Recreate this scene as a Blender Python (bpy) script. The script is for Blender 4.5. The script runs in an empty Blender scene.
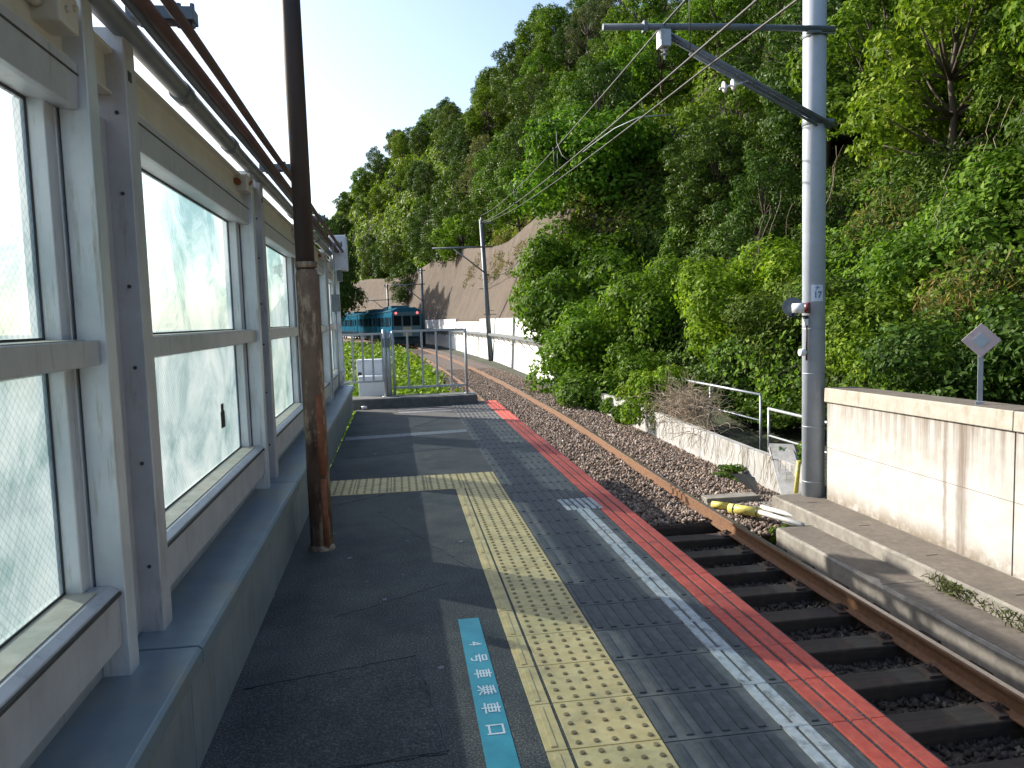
import bpy, math, random
import numpy as np
from mathutils import Vector, Matrix
random.seed(5); RNG = np.random.default_rng(5)
sc = bpy.context.scene
COL = sc.collection
R = math.radians

# ------------------------------------------------------------------ camera
H = 1.37
RX = (0.98897132, 0.04184524, -0.14207288)
RY = (-0.14506235, 0.08016604, -0.98616952)
RZ = (-0.02987708, 0.9959028, 0.08535208)
cd = bpy.data.cameras.new('camera'); cam = bpy.data.objects.new('camera', cd); COL.objects.link(cam)
cam.matrix_world = Matrix(((*RX, 0), (*RY, 0), (*RZ, H), (0, 0, 0, 1)))
cd.sensor_width = 36; cd.lens = 775 / 1024 * 36; cd.clip_start = 0.05; cd.clip_end = 3000
sc.camera = cam

# ------------------------------------------------------------------ light
AZ, EL = R(-51.5), R(28.2)
w = bpy.data.worlds.new('World'); sc.world = w; w.use_nodes = True
nt = w.node_tree; nt.nodes.clear()
sky = nt.nodes.new('ShaderNodeTexSky'); sky.sky_type = 'NISHITA'; sky.sun_disc = False
sky.sun_elevation = EL; sky.sun_rotation = AZ % (2 * math.pi)
sky.air_density = 1.0; sky.dust_density = 1.7; sky.ozone_density = 1.2
bg = nt.nodes.new('ShaderNodeBackground'); bg.inputs['Strength'].default_value = 0.15
ow = nt.nodes.new('ShaderNodeOutputWorld')
nt.links.new(sky.outputs[0], bg.inputs[0]); nt.links.new(bg.outputs[0], ow.inputs[0])
sl = bpy.data.lights.new('sun', 'SUN'); sl.energy = 5.0; sl.angle = R(0.6); sl.color = (1, 0.945, 0.85)
so = bpy.data.objects.new('sun', sl); COL.objects.link(so)
SUN = Vector((math.sin(AZ) * math.cos(EL), math.cos(AZ) * math.cos(EL), math.sin(EL)))
so.rotation_euler = (-SUN).to_track_quat('-Z', 'Y').to_euler(); so.location = (-20, 20, 20)
sc.view_settings.view_transform = 'Standard'; sc.view_settings.look = 'None'
sc.view_settings.exposure = 0.85; sc.view_settings.gamma = 1
sc.view_settings.use_curve_mapping = False
sc.cycles.max_bounces = 7; sc.cycles.transparent_max_bounces = 12
sc.cycles.sample_clamp_indirect = 4

# ------------------------------------------------------------------ materials
def newmat(name):
    m = bpy.data.materials.new(name); m.use_nodes = True
    t = m.node_tree; t.nodes.clear()
    out = t.nodes.new('ShaderNodeOutputMaterial'); b = t.nodes.new('ShaderNodeBsdfPrincipled')
    t.links.new(b.outputs[0], out.inputs[0])
    return m, t, b
def nz(t, scale, detail=6, rough=.6, vec=None, stretch=None, dist=0.):
    n = t.nodes.new('ShaderNodeTexNoise'); n.inputs['Scale'].default_value = scale
    n.inputs['Detail'].default_value = detail; n.inputs['Roughness'].default_value = rough
    n.inputs['Distortion'].default_value = dist
    tc = t.nodes.new('ShaderNodeTexCoord'); src = tc.outputs['Object']
    if stretch:
        mp = t.nodes.new('ShaderNodeMapping'); mp.inputs['Scale'].default_value = stretch
        t.links.new(src, mp.inputs[0]); src = mp.outputs[0]
    t.links.new(src, n.inputs['Vector']); return n
def ramp(t, src, stops):
    r = t.nodes.new('ShaderNodeValToRGB'); e = r.color_ramp.elements
    while len(e) < len(stops): e.new(.5)
    for k, (p, c) in enumerate(stops):
        e[k].position = p; e[k].color = (*c, 1) if len(c) == 3 else c
    t.links.new(src, r.inputs[0]); return r
def mix(t, fac, a, b, mode='MIX'):
    m = t.nodes.new('ShaderNodeMix'); m.data_type = 'RGBA'; m.blend_type = mode
    for s, v in ((0, fac), (6, a), (7, b)):
        if isinstance(v, (int, float)): m.inputs[s].default_value = v
        elif isinstance(v, tuple): m.inputs[s].default_value = (*v, 1)
        else: t.links.new(v, m.inputs[s])
    return m.outputs[2]
def bump(t, b, src, strength=.3, dist=.02):
    n = t.nodes.new('ShaderNodeBump'); n.inputs['Strength'].default_value = strength
    n.inputs['Distance'].default_value = dist
    t.links.new(src, n.inputs['Height']); t.links.new(n.outputs[0], b.inputs['Normal'])
def mk(name, c1, c2, scale=8, rough=.6, metal=0., c3=None, s3=2.5, t3=(.55, .7), bmp=.2, bd=.01, stretch=None, st3=None):
    """two-tone noise plus an optional third stain colour"""
    m, t, b = newmat(name)
    n = nz(t, scale, 8, .65, stretch=stretch)
    col = ramp(t, n.outputs[0], [(.3, c1), (.7, c2)]).outputs[0]
    if c3:
        n3 = nz(t, s3, 7, .7, stretch=st3)
        f = ramp(t, n3.outputs[0], [(t3[0], (0, 0, 0)), (t3[1], (1, 1, 1))]).outputs[0]
        col = mix(t, f, col, c3)
    t.links.new(col, b.inputs['Base Color'])
    b.inputs['Roughness'].default_value = rough; b.inputs['Metallic'].default_value = metal
    if bmp: bump(t, b, n.outputs[0], bmp, bd)
    return m
def leafmat(name, cols, trans=.35, rough=.5, spread=.5):
    m, t, b = newmat(name)
    g = t.nodes.new('ShaderNodeNewGeometry')
    col = ramp(t, g.outputs['Random Per Island'], cols).outputs[0]
    oi = t.nodes.new('ShaderNodeObjectInfo')
    col = mix(t, 1., col, ramp(t, oi.outputs['Random'], [(0, (.68, .72, .75)), (.3, (1.05, 1., .9)), (.55, (.85, .95, .9)), (.8, (1.35, 1.2, .95)), (1, (1.6, 1.35, 1.1))]).outputs[0], 'MULTIPLY')
    n = nz(t, spread, 4, .6)
    col = mix(t, .75, col, ramp(t, n.outputs[0], [(.35, (.55, .6, .5)), (.65, (1.25, 1.2, 1.1))]).outputs[0], 'MULTIPLY')
    t.links.new(col, b.inputs['Base Color']); b.inputs['Roughness'].default_value = rough
    b.inputs['Specular IOR Level'].default_value = .06
    tr = t.nodes.new('ShaderNodeBsdfTranslucent')
    t.links.new(mix(t, 1., col, (1.35, 1.5, .7), 'MULTIPLY'), tr.inputs[0])
    ms = t.nodes.new('ShaderNodeMixShader'); ms.inputs[0].default_value = trans
    t.links.new(b.outputs[0], ms.inputs[1]); t.links.new(tr.outputs[0], ms.inputs[2])
    out = [x for x in t.nodes if x.type == 'OUTPUT_MATERIAL'][0]
    t.links.new(ms.outputs[0], out.inputs[0]); return m

M = {}
M['asphalt'] = mk('asphalt', (.026, .028, .032), (.13, .126, .122), 150, .85, c3=(.022, .023, .026), s3=1.1, t3=(.42, .72), bmp=.5, bd=.004)
M['asphalt_patch'] = mk('asphalt_patch', (.026, .028, .032), (.115, .112, .11), 150, .85, c3=(.075, .072, .066), s3=2., t3=(.5, .8), bmp=.5, bd=.004)
M['tar'] = mk('tar', (.012, .012, .014), (.03, .03, .03), 20, .5)
def asph(name, lo, mid, hi):
    m, t, b = newmat(name)
    n = nz(t, 130, 3, .75); n2 = nz(t, 1.2, 7, .7); n3 = nz(t, 7, 6, .7)
    col = ramp(t, n.outputs[0], [(.36, lo), (.52, mid), (.66, hi)]).outputs[0]
    col = mix(t, 1., col, ramp(t, n2.outputs[0], [(.32, (.55, .57, .6)), (.6, (1.15, 1.12, 1.06))]).outputs[0], 'MULTIPLY')
    col = mix(t, 1., col, ramp(t, n3.outputs[0], [(.3, (.8, .8, .8)), (.7, (1.12, 1.12, 1.12))]).outputs[0], 'MULTIPLY')
    t.links.new(col, b.inputs['Base Color']); b.inputs['Roughness'].default_value = .85
    bump(t, b, n.outputs[0], .7, .004); return m
M['asphalt'] = asph('asphalt', (.030, .030, .032), (.082, .080, .076), (.24, .23, .215))
M['asphalt_patch'] = asph('asphalt_patch', (.026, .026, .028), (.072, .070, .068), (.18, .175, .165))
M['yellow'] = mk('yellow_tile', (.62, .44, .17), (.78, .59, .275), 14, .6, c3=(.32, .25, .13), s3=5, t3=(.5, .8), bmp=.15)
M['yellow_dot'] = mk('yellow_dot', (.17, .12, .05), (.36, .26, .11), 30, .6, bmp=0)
M['grey_tile'] = mk('grey_tile', (.072, .072, .07), (.135, .132, .125), 22, .75, c3=(.19, .18, .16), s3=3, t3=(.5, .8), bmp=.3, bd=.004)
M['rib'] = mk('rib', (.05, .05, .05), (.10, .098, .094), 22, .6, bmp=.2, bd=.003)
M['joint'] = mk('joint', (.03, .028, .025), (.06, .055, .045), 30, .9)
M['red'] = mk('red_paint', (.54, .065, .04), (.70, .13, .08), 25, .6, c3=(.27, .10, .08), s3=12, t3=(.54, .70), bmp=.2, bd=.003)
M['white_paint'] = mk('white_paint', (.38, .38, .37), (.56, .56, .54), 40, .6, c3=(.16, .16, .155), s3=14, t3=(.5, .66), bmp=.2, bd=.003)
M['worn_paint_and_sun'] = mk('worn_paint_and_sun', (.10, .10, .11), (.30, .29, .3), 18, .7, bmp=.2, bd=.003)
M['teal'] = mk('teal_film', (.02, .24, .30), (.04, .34, .40), 12, .4, c3=(.03, .25, .3), s3=12, t3=(.6, .8), bmp=0)
M['letter'] = mk('letter_white', (.65, .68, .68), (.8, .8, .8), 60, .5, c3=(.35, .5, .52), s3=30, t3=(.52, .7), bmp=0)
M['alu'] = mk('painted_aluminium', (.41, .405, .425), (.52, .515, .535), 7, .42, .25, c3=(.22, .20, .17), s3=5, t3=(.56, .8), bmp=.05, st3=(6, 6, .8))
M['alu_light'] = mk('pale_aluminium', (.53, .555, .585), (.66, .68, .70), 6, .38, .3, c3=(.28, .25, .16), s3=5, t3=(.55, .75), bmp=.05, st3=(9, 9, .7))
M['sill'] = mk('sill_metal', (.17, .23, .29), (.28, .33, .36), 3.5, .38, .35, c3=(.33, .30, .24), s3=2.2, t3=(.5, .72), bmp=.05)
M['basepanel'] = mk('base_panel', (.24, .275, .30), (.33, .36, .38), 4, .5, .25, c3=(.17, .18, .17), s3=4, t3=(.5, .8), bmp=.08, st3=(3, 3, .6))
M['dirt_sun_trim'] = mk('dirty_sunlit_trim', (.34, .30, .22), (.52, .48, .40), 12, .7, bmp=.1)  # ledge dirt, colour brightened to paint in the sun falling on it
M['cream'] = mk('cream_paint', (.50, .475, .41), (.60, .575, .51), 7, .55, c3=(.17, .08, .04), s3=6, t3=(.64, .74), bmp=.2, bd=.004)
M['gasket'] = mk('gasket', (.03, .03, .03), (.06, .06, .055), 20, .7, bmp=0)
M['rust'] = mk('rusty_steel', (.055, .022, .014), (.24, .16, .115), 2.6, .8, c3=(.42, .32, .22), s3=2.6, t3=(.50, .60), bmp=.35, bd=.006, stretch=(1.6, 1.6, .8), st3=(3.5, 3.5, 1.0))
M['rust_dark'] = mk('dark_rusty_steel', (.028, .02, .019), (.06, .034, .027), 7, .6, c3=(.16, .085, .05), s3=3.5, t3=(.62, .74), bmp=.25, bd=.005, stretch=(1, 1, .3))
M['rust_red'] = mk('red_rust', (.18, .05, .025), (.30, .11, .05), 14, .85, c3=(.42, .33, .25), s3=7, t3=(.6, .7), bmp=.3, bd=.005)
M['pipe_rust'] = mk('rusty_conduit', (.055, .026, .022), (.12, .055, .044), 12, .7, c3=(.06, .035, .03), s3=6, bmp=.2, bd=.004)
M['pipe_grey'] = mk('grey_conduit', (.13, .15, .17), (.20, .215, .23), 9, .5, .2, c3=(.14, .10, .08), s3=4, t3=(.6, .75), bmp=.1)
M['galv'] = mk('galvanised', (.30, .32, .34), (.42, .44, .46), 10, .45, .45, c3=(.24, .22, .2), s3=5, t3=(.6, .8), bmp=.08)
M['galv_dark'] = mk('dull_galvanised', (.10, .12, .14), (.17, .19, .21), 9, .5, .35, bmp=.08)
M['polepaint'] = mk('pole_paint', (.36, .40, .45), (.43, .47, .52), 5, .5, .0, c3=(.27, .27, .27), s3=3, t3=(.55, .8), bmp=.05, st3=(3, 3, .5))
M['railrust'] = mk('rail_rust', (.115, .055, .025), (.21, .10, .042), 22, .8, c3=(.10, .05, .03), s3=8, bmp=.25, bd=.004)
M['railtop'] = mk('rail_top', (.22, .19, .17), (.34, .31, .29), 30, .3, .8, bmp=0)
M['sleeper'] = mk('sleeper_wood', (.018, .014, .011), (.05, .037, .028), 10, .9, c3=(.075, .045, .028), s3=5, t3=(.5, .75), bmp=.6, bd=.01, stretch=(.25, 3, 3))
M['clip'] = mk('rail_clip', (.04, .025, .02), (.10, .055, .035), 30, .8)
M['stone'] = None
M['bed'] = mk('bed_gravel', (.075, .052, .040), (.20, .145, .115), 45, .95, c3=(.05, .04, .033), s3=3, t3=(.45, .8), bmp=1., bd=.03)
M['conc'] = mk('weathered_concrete', (.17, .155, .13), (.29, .265, .225), 9, .85, c3=(.10, .085, .065), s3=2.4, t3=(.5, .75), bmp=.4, bd=.01)
M['conc_top'] = mk('step_top_concrete', (.10, .084, .066), (.175, .148, .118), 14, .9, c3=(.085, .07, .055), s3=1.8, t3=(.45, .75), bmp=.5, bd=.008)
M['conc_cope'] = mk('coping_concrete', (.32, .29, .235), (.43, .395, .33), 9, .8, c3=(.24, .19, .14), s3=5, t3=(.52, .75), bmp=.3, bd=.006, st3=(1.5, 1.5, .6))
M['kerb'] = mk('kerb_concrete', (.07, .075, .075), (.14, .14, .135), 12, .85, c3=(.2, .19, .17), s3=5, t3=(.6, .8), bmp=.4, bd=.006)
M['whitewall'] = mk('white_retaining_concrete', (.60, .60, .58), (.74, .73, .70), 5, .8, c3=(.38, .37, .31), s3=.7, t3=(.6, .8), bmp=.2, st3=(1, 1, .3))
M['cabinet'] = mk('cabinet_paint', (.55, .58, .63), (.66, .68, .71), 5, .5, c3=(.4, .42, .42), s3=6, t3=(.58, .8), bmp=.03)
M['yellow_pipe'] = mk('yellow_plastic', (.52, .44, .08), (.66, .58, .14), 14, .5, c3=(.28, .22, .07), s3=9, t3=(.55, .7), bmp=.1)
M['white_pipe'] = mk('white_plastic', (.42, .42, .41), (.52, .52, .5), 14, .45, c3=(.4, .38, .33), s3=12, t3=(.6, .8), bmp=.05)
M['black'] = mk('black_metal', (.012, .013, .015), (.03, .032, .035), 12, .45, bmp=.05)
M['lamp_glass'] = mk('red_lens', (.10, .02, .02), (.18, .04, .035), 12, .2, bmp=0)
M['porcelain'] = mk('porcelain', (.68, .68, .66), (.78, .78, .76), 12, .2, bmp=0)
M['wire'] = mk('copper_wire', (.045, .042, .038), (.08, .075, .065), 20, .5, .4, bmp=0)
M['sign_pink'] = mk('faded_sign_paint', (.50, .38, .37), (.60, .47, .45), 12, .6, c3=(.42, .36, .35), s3=9, bmp=.05)
M['sign_grey'] = mk('faded_sign_centre', (.36, .40, .43), (.46, .50, .52), 12, .6, bmp=.05)
M['plate_white'] = mk('enamel_plate', (.62, .66, .74), (.72, .75, .8), 20, .4, bmp=0)
M['plate_ink'] = mk('plate_ink', (.10, .15, .30), (.16, .22, .38), 20, .5, bmp=0)
M['train_blue'] = mk('train_teal_paint', (.012, .06, .10), (.02, .095, .15), 3, .3, .1, bmp=0)
M['train_dark'] = mk('train_dark_paint', (.02, .03, .04), (.04, .055, .065), 3, .35, bmp=0)
M['train_pale'] = mk('train_pale_paint', (.05, .10, .13), (.085, .14, .17), 3, .35, bmp=0)
M['train_glass'] = mk('train_glass', (.006, .008, .01), (.012, .016, .018), 2, .12, bmp=0)
for k_ in ('train_blue', 'train_dark', 'train_pale', 'train_glass'):
    b_ = [n_ for n_ in M[k_].node_tree.nodes if n_.type == 'BSDF_PRINCIPLED'][0]; b_.inputs['Specular IOR Level'].default_value = .0; b_.inputs['Roughness'].default_value = .8; b_.inputs['Metallic'].default_value = 0
M['train_cream'] = mk('train_beige_panel', (.18, .16, .12), (.27, .24, .18), 3, .4, bmp=0)
M['bark'] = mk('bark', (.06, .045, .032), (.14, .11, .08), 12, .9, bmp=.6, bd=.02, stretch=(1, 1, .2))
M['twig'] = mk('dry_twig', (.22, .17, .12), (.36, .29, .21), 12, .9, bmp=0)
M['soil'] = mk('soil', (.02, .02, .011), (.05, .046, .025), 2.5, .95, c3=(.03, .045, .014), s3=1.1, t3=(.4, .65), bmp=1., bd=.12)

def emis(name, c, s):
    m, t, b = newmat(name); b.inputs['Base Color'].default_value = (*c, 1)
    b.inputs['Emission Color'].default_value = (*c, 1); b.inputs['Emission Strength'].default_value = s; return m
M['tail'] = emis('tail_lamp', (.9, .16, .15), .9)

def stonemat():
    m, t, b = newmat('ballast_stone')
    g = t.nodes.new('ShaderNodeNewGeometry')
    col = ramp(t, g.outputs['Random Per Island'], [(0, (.09, .063, .046)), (.35, (.175, .125, .092)), (.7, (.26, .19, .145)), (.93, (.34, .27, .22)), (1, (.43, .38, .33))]).outputs[0]
    t.links.new(col, b.inputs['Base Color']); b.inputs['Roughness'].default_value = .9; return m
M['stone'] = stonemat()
M['stone_shaded'] = mk('shaded_stone', (.025, .019, .015), (.075, .056, .044), 25, .9, bmp=0)  # darker copy of the ballast colour, shade of the pit painted in

def glassmat():
    m, t, b = newmat('wired_frosted_glass')
    out = [x for x in t.nodes if x.type == 'OUTPUT_MATERIAL'][0]
    tc = t.nodes.new('ShaderNodeTexCoord')
    n = nz(t, 2.2, 7, .68, dist=.6)
    tint = ramp(t, n.outputs[0], [(.36, (.34, .47, .48)), (.5, (.66, .75, .76)), (.64, (.92, .95, .95))]).outputs[0]
    # wire mesh cast in the pane
    mp = t.nodes.new('ShaderNodeMapping'); mp.inputs['Rotation'].default_value = (R(45), 0, 0)
    t.links.new(tc.outputs['Object'], mp.inputs[0])
    fac = None
    for ax in ('Y', 'Z'):
        wv = t.nodes.new('ShaderNodeTexWave'); wv.bands_direction = ax; wv.inputs['Scale'].default_value = 16
        t.links.new(mp.outputs[0], wv.inputs['Vector'])
        r = ramp(t, wv.outputs['Fac'], [(.82, (1, 1, 1)), (.98, (.84, .84, .84))])
        fac = r.outputs[0] if fac is None else mix(t, 1., fac, r.outputs[0], 'MULTIPLY')
    col = mix(t, 1., tint, fac, 'MULTIPLY')
    tr = t.nodes.new('ShaderNodeBsdfTranslucent'); t.links.new(mix(t, 1., col, (.60, .67, .70), 'MULTIPLY'), tr.inputs[0])
    tp = t.nodes.new('ShaderNodeBsdfTransparent'); t.links.new(mix(t, 1., col, (.66, .74, .77), 'MULTIPLY'), tp.inputs[0])
    b.inputs['Roughness'].default_value = .25; t.links.new(col, b.inputs['Base Color'])
    m1 = t.nodes.new('ShaderNodeMixShader'); m1.inputs[0].default_value = .52
    t.links.new(tr.outputs[0], m1.inputs[1]); t.links.new(tp.outputs[0], m1.inputs[2])
    m2 = t.nodes.new('ShaderNodeMixShader'); m2.inputs[0].default_value = .07
    t.links.new(m1.outputs[0], m2.inputs[1]); t.links.new(b.outputs[0], m2.inputs[2])
    t.links.new(m2.outputs[0], out.inputs[0]); return m
M['glass'] = glassmat()

def wallmat():
    """bright concrete with brown runs from the coping and board joints"""
    m, t, b = newmat('stained_bright_concrete')
    n = nz(t, 6, 8, .65)
    col = ramp(t, n.outputs[0], [(.3, (.40, .38, .345)), (.7, (.53, .51, .475))]).outputs[0]
    tc = t.nodes.new('ShaderNodeTexCoord'); sp = t.nodes.new('ShaderNodeSeparateXYZ'); t.links.new(tc.outputs['Object'], sp.inputs[0])
    run = nz(t, 3.5, 7, .75, stretch=(1, 3.4, .14))
    topm = t.nodes.new('ShaderNodeMapRange'); topm.inputs[1].default_value = -.35; topm.inputs[2].default_value = .35
    t.links.new(sp.outputs[2], topm.inputs[0])
    mul = t.nodes.new('ShaderNodeMath'); mul.operation = 'MULTIPLY'
    rr = ramp(t, run.outputs[0], [(.36, (0, 0, 0)), (.6, (1, 1, 1))])
    t.links.new(rr.outputs[0], mul.inputs[0]); t.links.new(topm.outputs[0], mul.inputs[1])
    col = mix(t, mul.outputs[0], col, (.17, .135, .10))
    lowm = t.nodes.new('ShaderNodeMapRange'); lowm.inputs[1].default_value = -.72; lowm.inputs[2].default_value = -.93
    t.links.new(sp.outputs[2], lowm.inputs[0])
    mul2 = t.nodes.new('ShaderNodeMath'); mul2.operation = 'MULTIPLY'
    n2 = nz(t, 5, 7, .7); r2 = ramp(t, n2.outputs[0], [(.3, (0, 0, 0)), (.55, (1, 1, 1))])
    t.links.new(r2.outputs[0], mul2.inputs[0]); t.links.new(lowm.outputs[0], mul2.inputs[1])
    col = mix(t, mul2.outputs[0], col, (.19, .15, .105))
    wob = nz(t, 2.2, 6, .7, stretch=(1, 1, .5)); fine = nz(t, 5, 7, .75, stretch=(1, 8, .25))
    for yc, wd_, amt in ((6.33, .075, .85), (6.55, .03, .7)):
        ad = t.nodes.new('ShaderNodeMath'); ad.operation = 'MULTIPLY_ADD'; t.links.new(wob.outputs[0], ad.inputs[0]); ad.inputs[1].default_value = .12; t.links.new(sp.outputs[1], ad.inputs[2])
        sb_ = t.nodes.new('ShaderNodeMath'); sb_.operation = 'SUBTRACT'; t.links.new(ad.outputs[0], sb_.inputs[0]); sb_.inputs[1].default_value = yc + .06
        ab = t.nodes.new('ShaderNodeMath'); ab.operation = 'ABSOLUTE'; t.links.new(sb_.outputs[0], ab.inputs[0])
        mr = t.nodes.new('ShaderNodeMapRange'); mr.inputs[1].default_value = wd_ * 1.2; mr.inputs[2].default_value = wd_ * .4; mr.inputs[3].default_value = 0; mr.inputs[4].default_value = amt; t.links.new(ab.outputs[0], mr.inputs[0])
        mm = t.nodes.new('ShaderNodeMath'); mm.operation = 'MULTIPLY'; t.links.new(mr.outputs[0], mm.inputs[0])
        fr = ramp(t, fine.outputs[0], [(.3, (.35, .35, .35)), (.6, (1, 1, 1))]); t.links.new(fr.outputs[0], mm.inputs[1])
        col = mix(t, mm.outputs[0], col, (.15, .11, .08))
    t.links.new(col, b.inputs['Base Color']); b.inputs['Roughness'].default_value = .85
    bump(t, b, n.outputs[0], .25, .008); return m
M['wallface'] = wallmat()
M['runstain'] = mk('rust_run_stain', (.15, .11, .075), (.30, .24, .18), 6, .85, bmp=.1, stretch=(1, 1, .2))

def slopemat():
    m, t, b = newmat('sprayed_brown_slope')
    n = nz(t, 1.1, 8, .7); n2 = nz(t, .55, 6, .65, stretch=(1, 1, .16))
    col = ramp(t, n.outputs[0], [(.3, (.066, .046, .030)), (.7, (.108, .077, .052))]).outputs[0]
    f = ramp(t, n2.outputs[0], [(.5, (0, 0, 0)), (.68, (1, 1, 1))]).outputs[0]
    col = mix(t, f, col, (.055, .04, .028))
    t.links.new(col, b.inputs['Base Color']); b.inputs['Roughness'].default_value = .95
    bump(t, b, n.outputs[0], .8, .15); return m
M['slope'] = slopemat()

G1 = [(0, (.038, .080, .010)), (.4, (.080, .145, .016)), (.75, (.130, .205, .026)), (1, (.18, .245, .045))]
G2 = [(0, (.030, .060, .014)), (.5, (.058, .102, .02)), (1, (.10, .15, .034))]
G3 = [(0, (.055, .115, .012)), (.5, (.10, .185, .02)), (.85, (.155, .25, .03)), (1, (.21, .29, .055))]
G4 = [(0, (.07, .085, .04)), (.5, (.11, .125, .06)), (1, (.17, .165, .10))]
G5 = [(0, (.10, .08, .045)), (.5, (.17, .14, .085)), (.8, (.11, .13, .05)), (1, (.25, .21, .14))]
M['lowwall'] = mk('vine_wall_concrete', (.30, .295, .28), (.42, .41, .39), 6, .85, c3=(.16, .15, .12), s3=3, t3=(.5, .72), bmp=.3, st3=(1, 1, .5))
M['leaf_mid'] = leafmat('mid_green_leaves', G1, .28)
M['leaf_dark'] = leafmat('dark_green_leaves', G2, .22, .4)
M['leaf_bright'] = leafmat('bright_green_leaves', G3, .33)
M['leaf_grey'] = leafmat('grey_green_leaves', G4, .3)
M['leaf_dry'] = leafmat('dry_grass_blades', G5, .3, .7)

# ------------------------------------------------------------------ mesh helpers
class MB:
    def __init__(s): s.v = []; s.f = []; s.sm = []
    def box(s, x0, x1, y0, y1, z0, z1):
        b = len(s.v)
        s.v += [(x, y, z) for z in (z0, z1) for x, y in ((x0, y0), (x1, y0), (x1, y1), (x0, y1))]
        for q in ((3, 2, 1, 0), (4, 5, 6, 7), (0, 1, 5, 4), (1, 2, 6, 5), (2, 3, 7, 6), (3, 0, 4, 7)):
            s.f.append(tuple(b + i for i in q)); s.sm.append(False)
        return s
    def hexa(s, pts):       # 8 points, bottom 4 ccw then top 4
        b = len(s.v); s.v += [tuple(p) for p in pts]
        for q in ((3, 2, 1, 0), (4, 5, 6, 7), (0, 1, 5, 4), (1, 2, 6, 5), (2, 3, 7, 6), (3, 0, 4, 7)):
            s.f.append(tuple(b + i for i in q)); s.sm.append(False)
        return s
    def tube(s, pts, r, n=8, cap=True):
        pts = [Vector(p) for p in pts]; b = len(s.v); up = Vector((0, 0, 1)); k = len(pts)
        rs = r if isinstance(r, (list, tuple)) else [r] * k
        prev = None
        for i, p in enumerate(pts):
            d = (pts[min(i + 1, k - 1)] - pts[max(i - 1, 0)]).normalized()
            if prev is None:
                a = d.cross(up);
                if a.length < .05: a = d.cross(Vector((1, 0, 0)))
            else:
                a = prev - d * prev.dot(d)
            a.normalize(); prev = a; c = d.cross(a)
            for j in range(n):
                t = 2 * math.pi * j / n
                s.v.append(tuple(p + (a * math.cos(t) + c * math.sin(t)) * rs[i]))
        for i in range(k - 1):
            for j in range(n):
                j2 = (j + 1) % n
                s.f.append((b + i * n + j, b + i * n + j2, b + (i + 1) * n + j2, b + (i + 1) * n + j)); s.sm.append(True)
        if cap:
            s.f.append(tuple(b + j for j in range(n))[::-1]); s.sm.append(False)
            s.f.append(tuple(b + (k - 1) * n + j for j in range(n))); s.sm.append(False)
        return s
    def prism(s, prof, y0, y1, fn=None):
        """closed (x,z) profile swept along y"""
        b = len(s.v); n = len(prof)
        for y in (y0, y1): s.v += [(x, y, z) for x, z in prof]
        for j in range(n):
            j2 = (j + 1) % n
            s.f.append((b + j, b + j2, b + n + j2, b + n + j)); s.sm.append(False)
        s.f.append(tuple(b + j for j in range(n))[::-1]); s.sm.append(False)
        s.f.append(tuple(b + n + j for j in range(n))); s.sm.append(False)
        return s
    def sweep(s, prof, path):
        """closed (u,z) profile along path of (x,y,z,heading)"""
        b = len(s.v); n = len(prof)
        for (x, y, z, h) in path:
            s.v += [(x + u * math.cos(h), y + u * math.sin(h), z + zz) for u, zz in prof]
        for i in range(len(path) - 1):
            for j in range(n):
                j2 = (j + 1) % n
                s.f.append((b + i * n + j, b + i * n + j2, b + (i + 1) * n + j2, b + (i + 1) * n + j)); s.sm.append(False)
        s.f.append(tuple(b + j for j in range(n))[::-1]); s.sm.append(False)
        s.f.append(tuple(b + (len(path) - 1) * n + j for j in range(n))); s.sm.append(False)
        return s
    def split(s, name, mat, parent=None, bevel=0.):
        """one object per shape added: cut into connected pieces"""
        par = list(range(len(s.v)))
        def find(a):
            while par[a] != a: par[a] = par[par[a]]; a = par[a]
            return a
        for f in s.f:
            for k in f[1:]: par[find(k)] = find(f[0])
        groups = {}
        for f, q in zip(s.f, s.sm): groups.setdefault(find(f[0]), []).append((f, q))
        out = []
        for fs in groups.values():
            m = MB(); ix = {}
            for f, q in fs:
                for k in f:
                    if k not in ix: ix[k] = len(m.v); m.v.append(s.v[k])
                m.f.append(tuple(ix[k] for k in f)); m.sm.append(q)
            out.append(m.build(name, mat, parent, bevel))
        return out
    def build(s, name, mat, parent=None, bevel=0., fixn=False):
        me = bpy.data.meshes.new(name); me.from_pydata(s.v, [], s.f)
        me.polygons.foreach_set('use_smooth', s.sm)
        me.materials.append(M[mat] if isinstance(mat, str) else mat)
        if fixn:
            import bmesh
            bm = bmesh.new(); bm.from_mesh(me); bmesh.ops.recalc_face_normals(bm, faces=bm.faces); bm.to_mesh(me); bm.free()
        me.update()
        o = bpy.data.objects.new(name, me); COL.objects.link(o)
        if parent: o.parent = parent
        if bevel:
            bv = o.modifiers.new('bevel', 'BEVEL'); bv.width = bevel; bv.segments = 2; bv.limit_method = 'ANGLE'
        return o
def npmesh(name, V, F, mat, parent=None, smooth=False):
    me = bpy.data.meshes.new(name); k = F.shape[1]
    me.vertices.add(len(V)); me.vertices.foreach_set('co', V.astype(np.float32).ravel())
    me.loops.add(F.size); me.loops.foreach_set('vertex_index', F.astype(np.int32).ravel())
    me.polygons.add(len(F)); me.polygons.foreach_set('loop_start', np.arange(0, F.size, k, dtype=np.int32))
    me.polygons.foreach_set('loop_total', np.full(len(F), k, dtype=np.int32))
    if smooth: me.polygons.foreach_set('use_smooth', np.ones(len(F), dtype=bool))
    me.materials.append(M[mat]); me.update(calc_edges=True)
    o = bpy.data.objects.new(name, me); COL.objects.link(o)
    if parent: o.parent = parent
    return o
def tag(o, label=None, cat=None, group=None, kind=None):
    if label: o['label'] = label
    if cat: o['category'] = cat
    if group: o['group'] = group
    if kind: o['kind'] = kind
    return o
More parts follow.
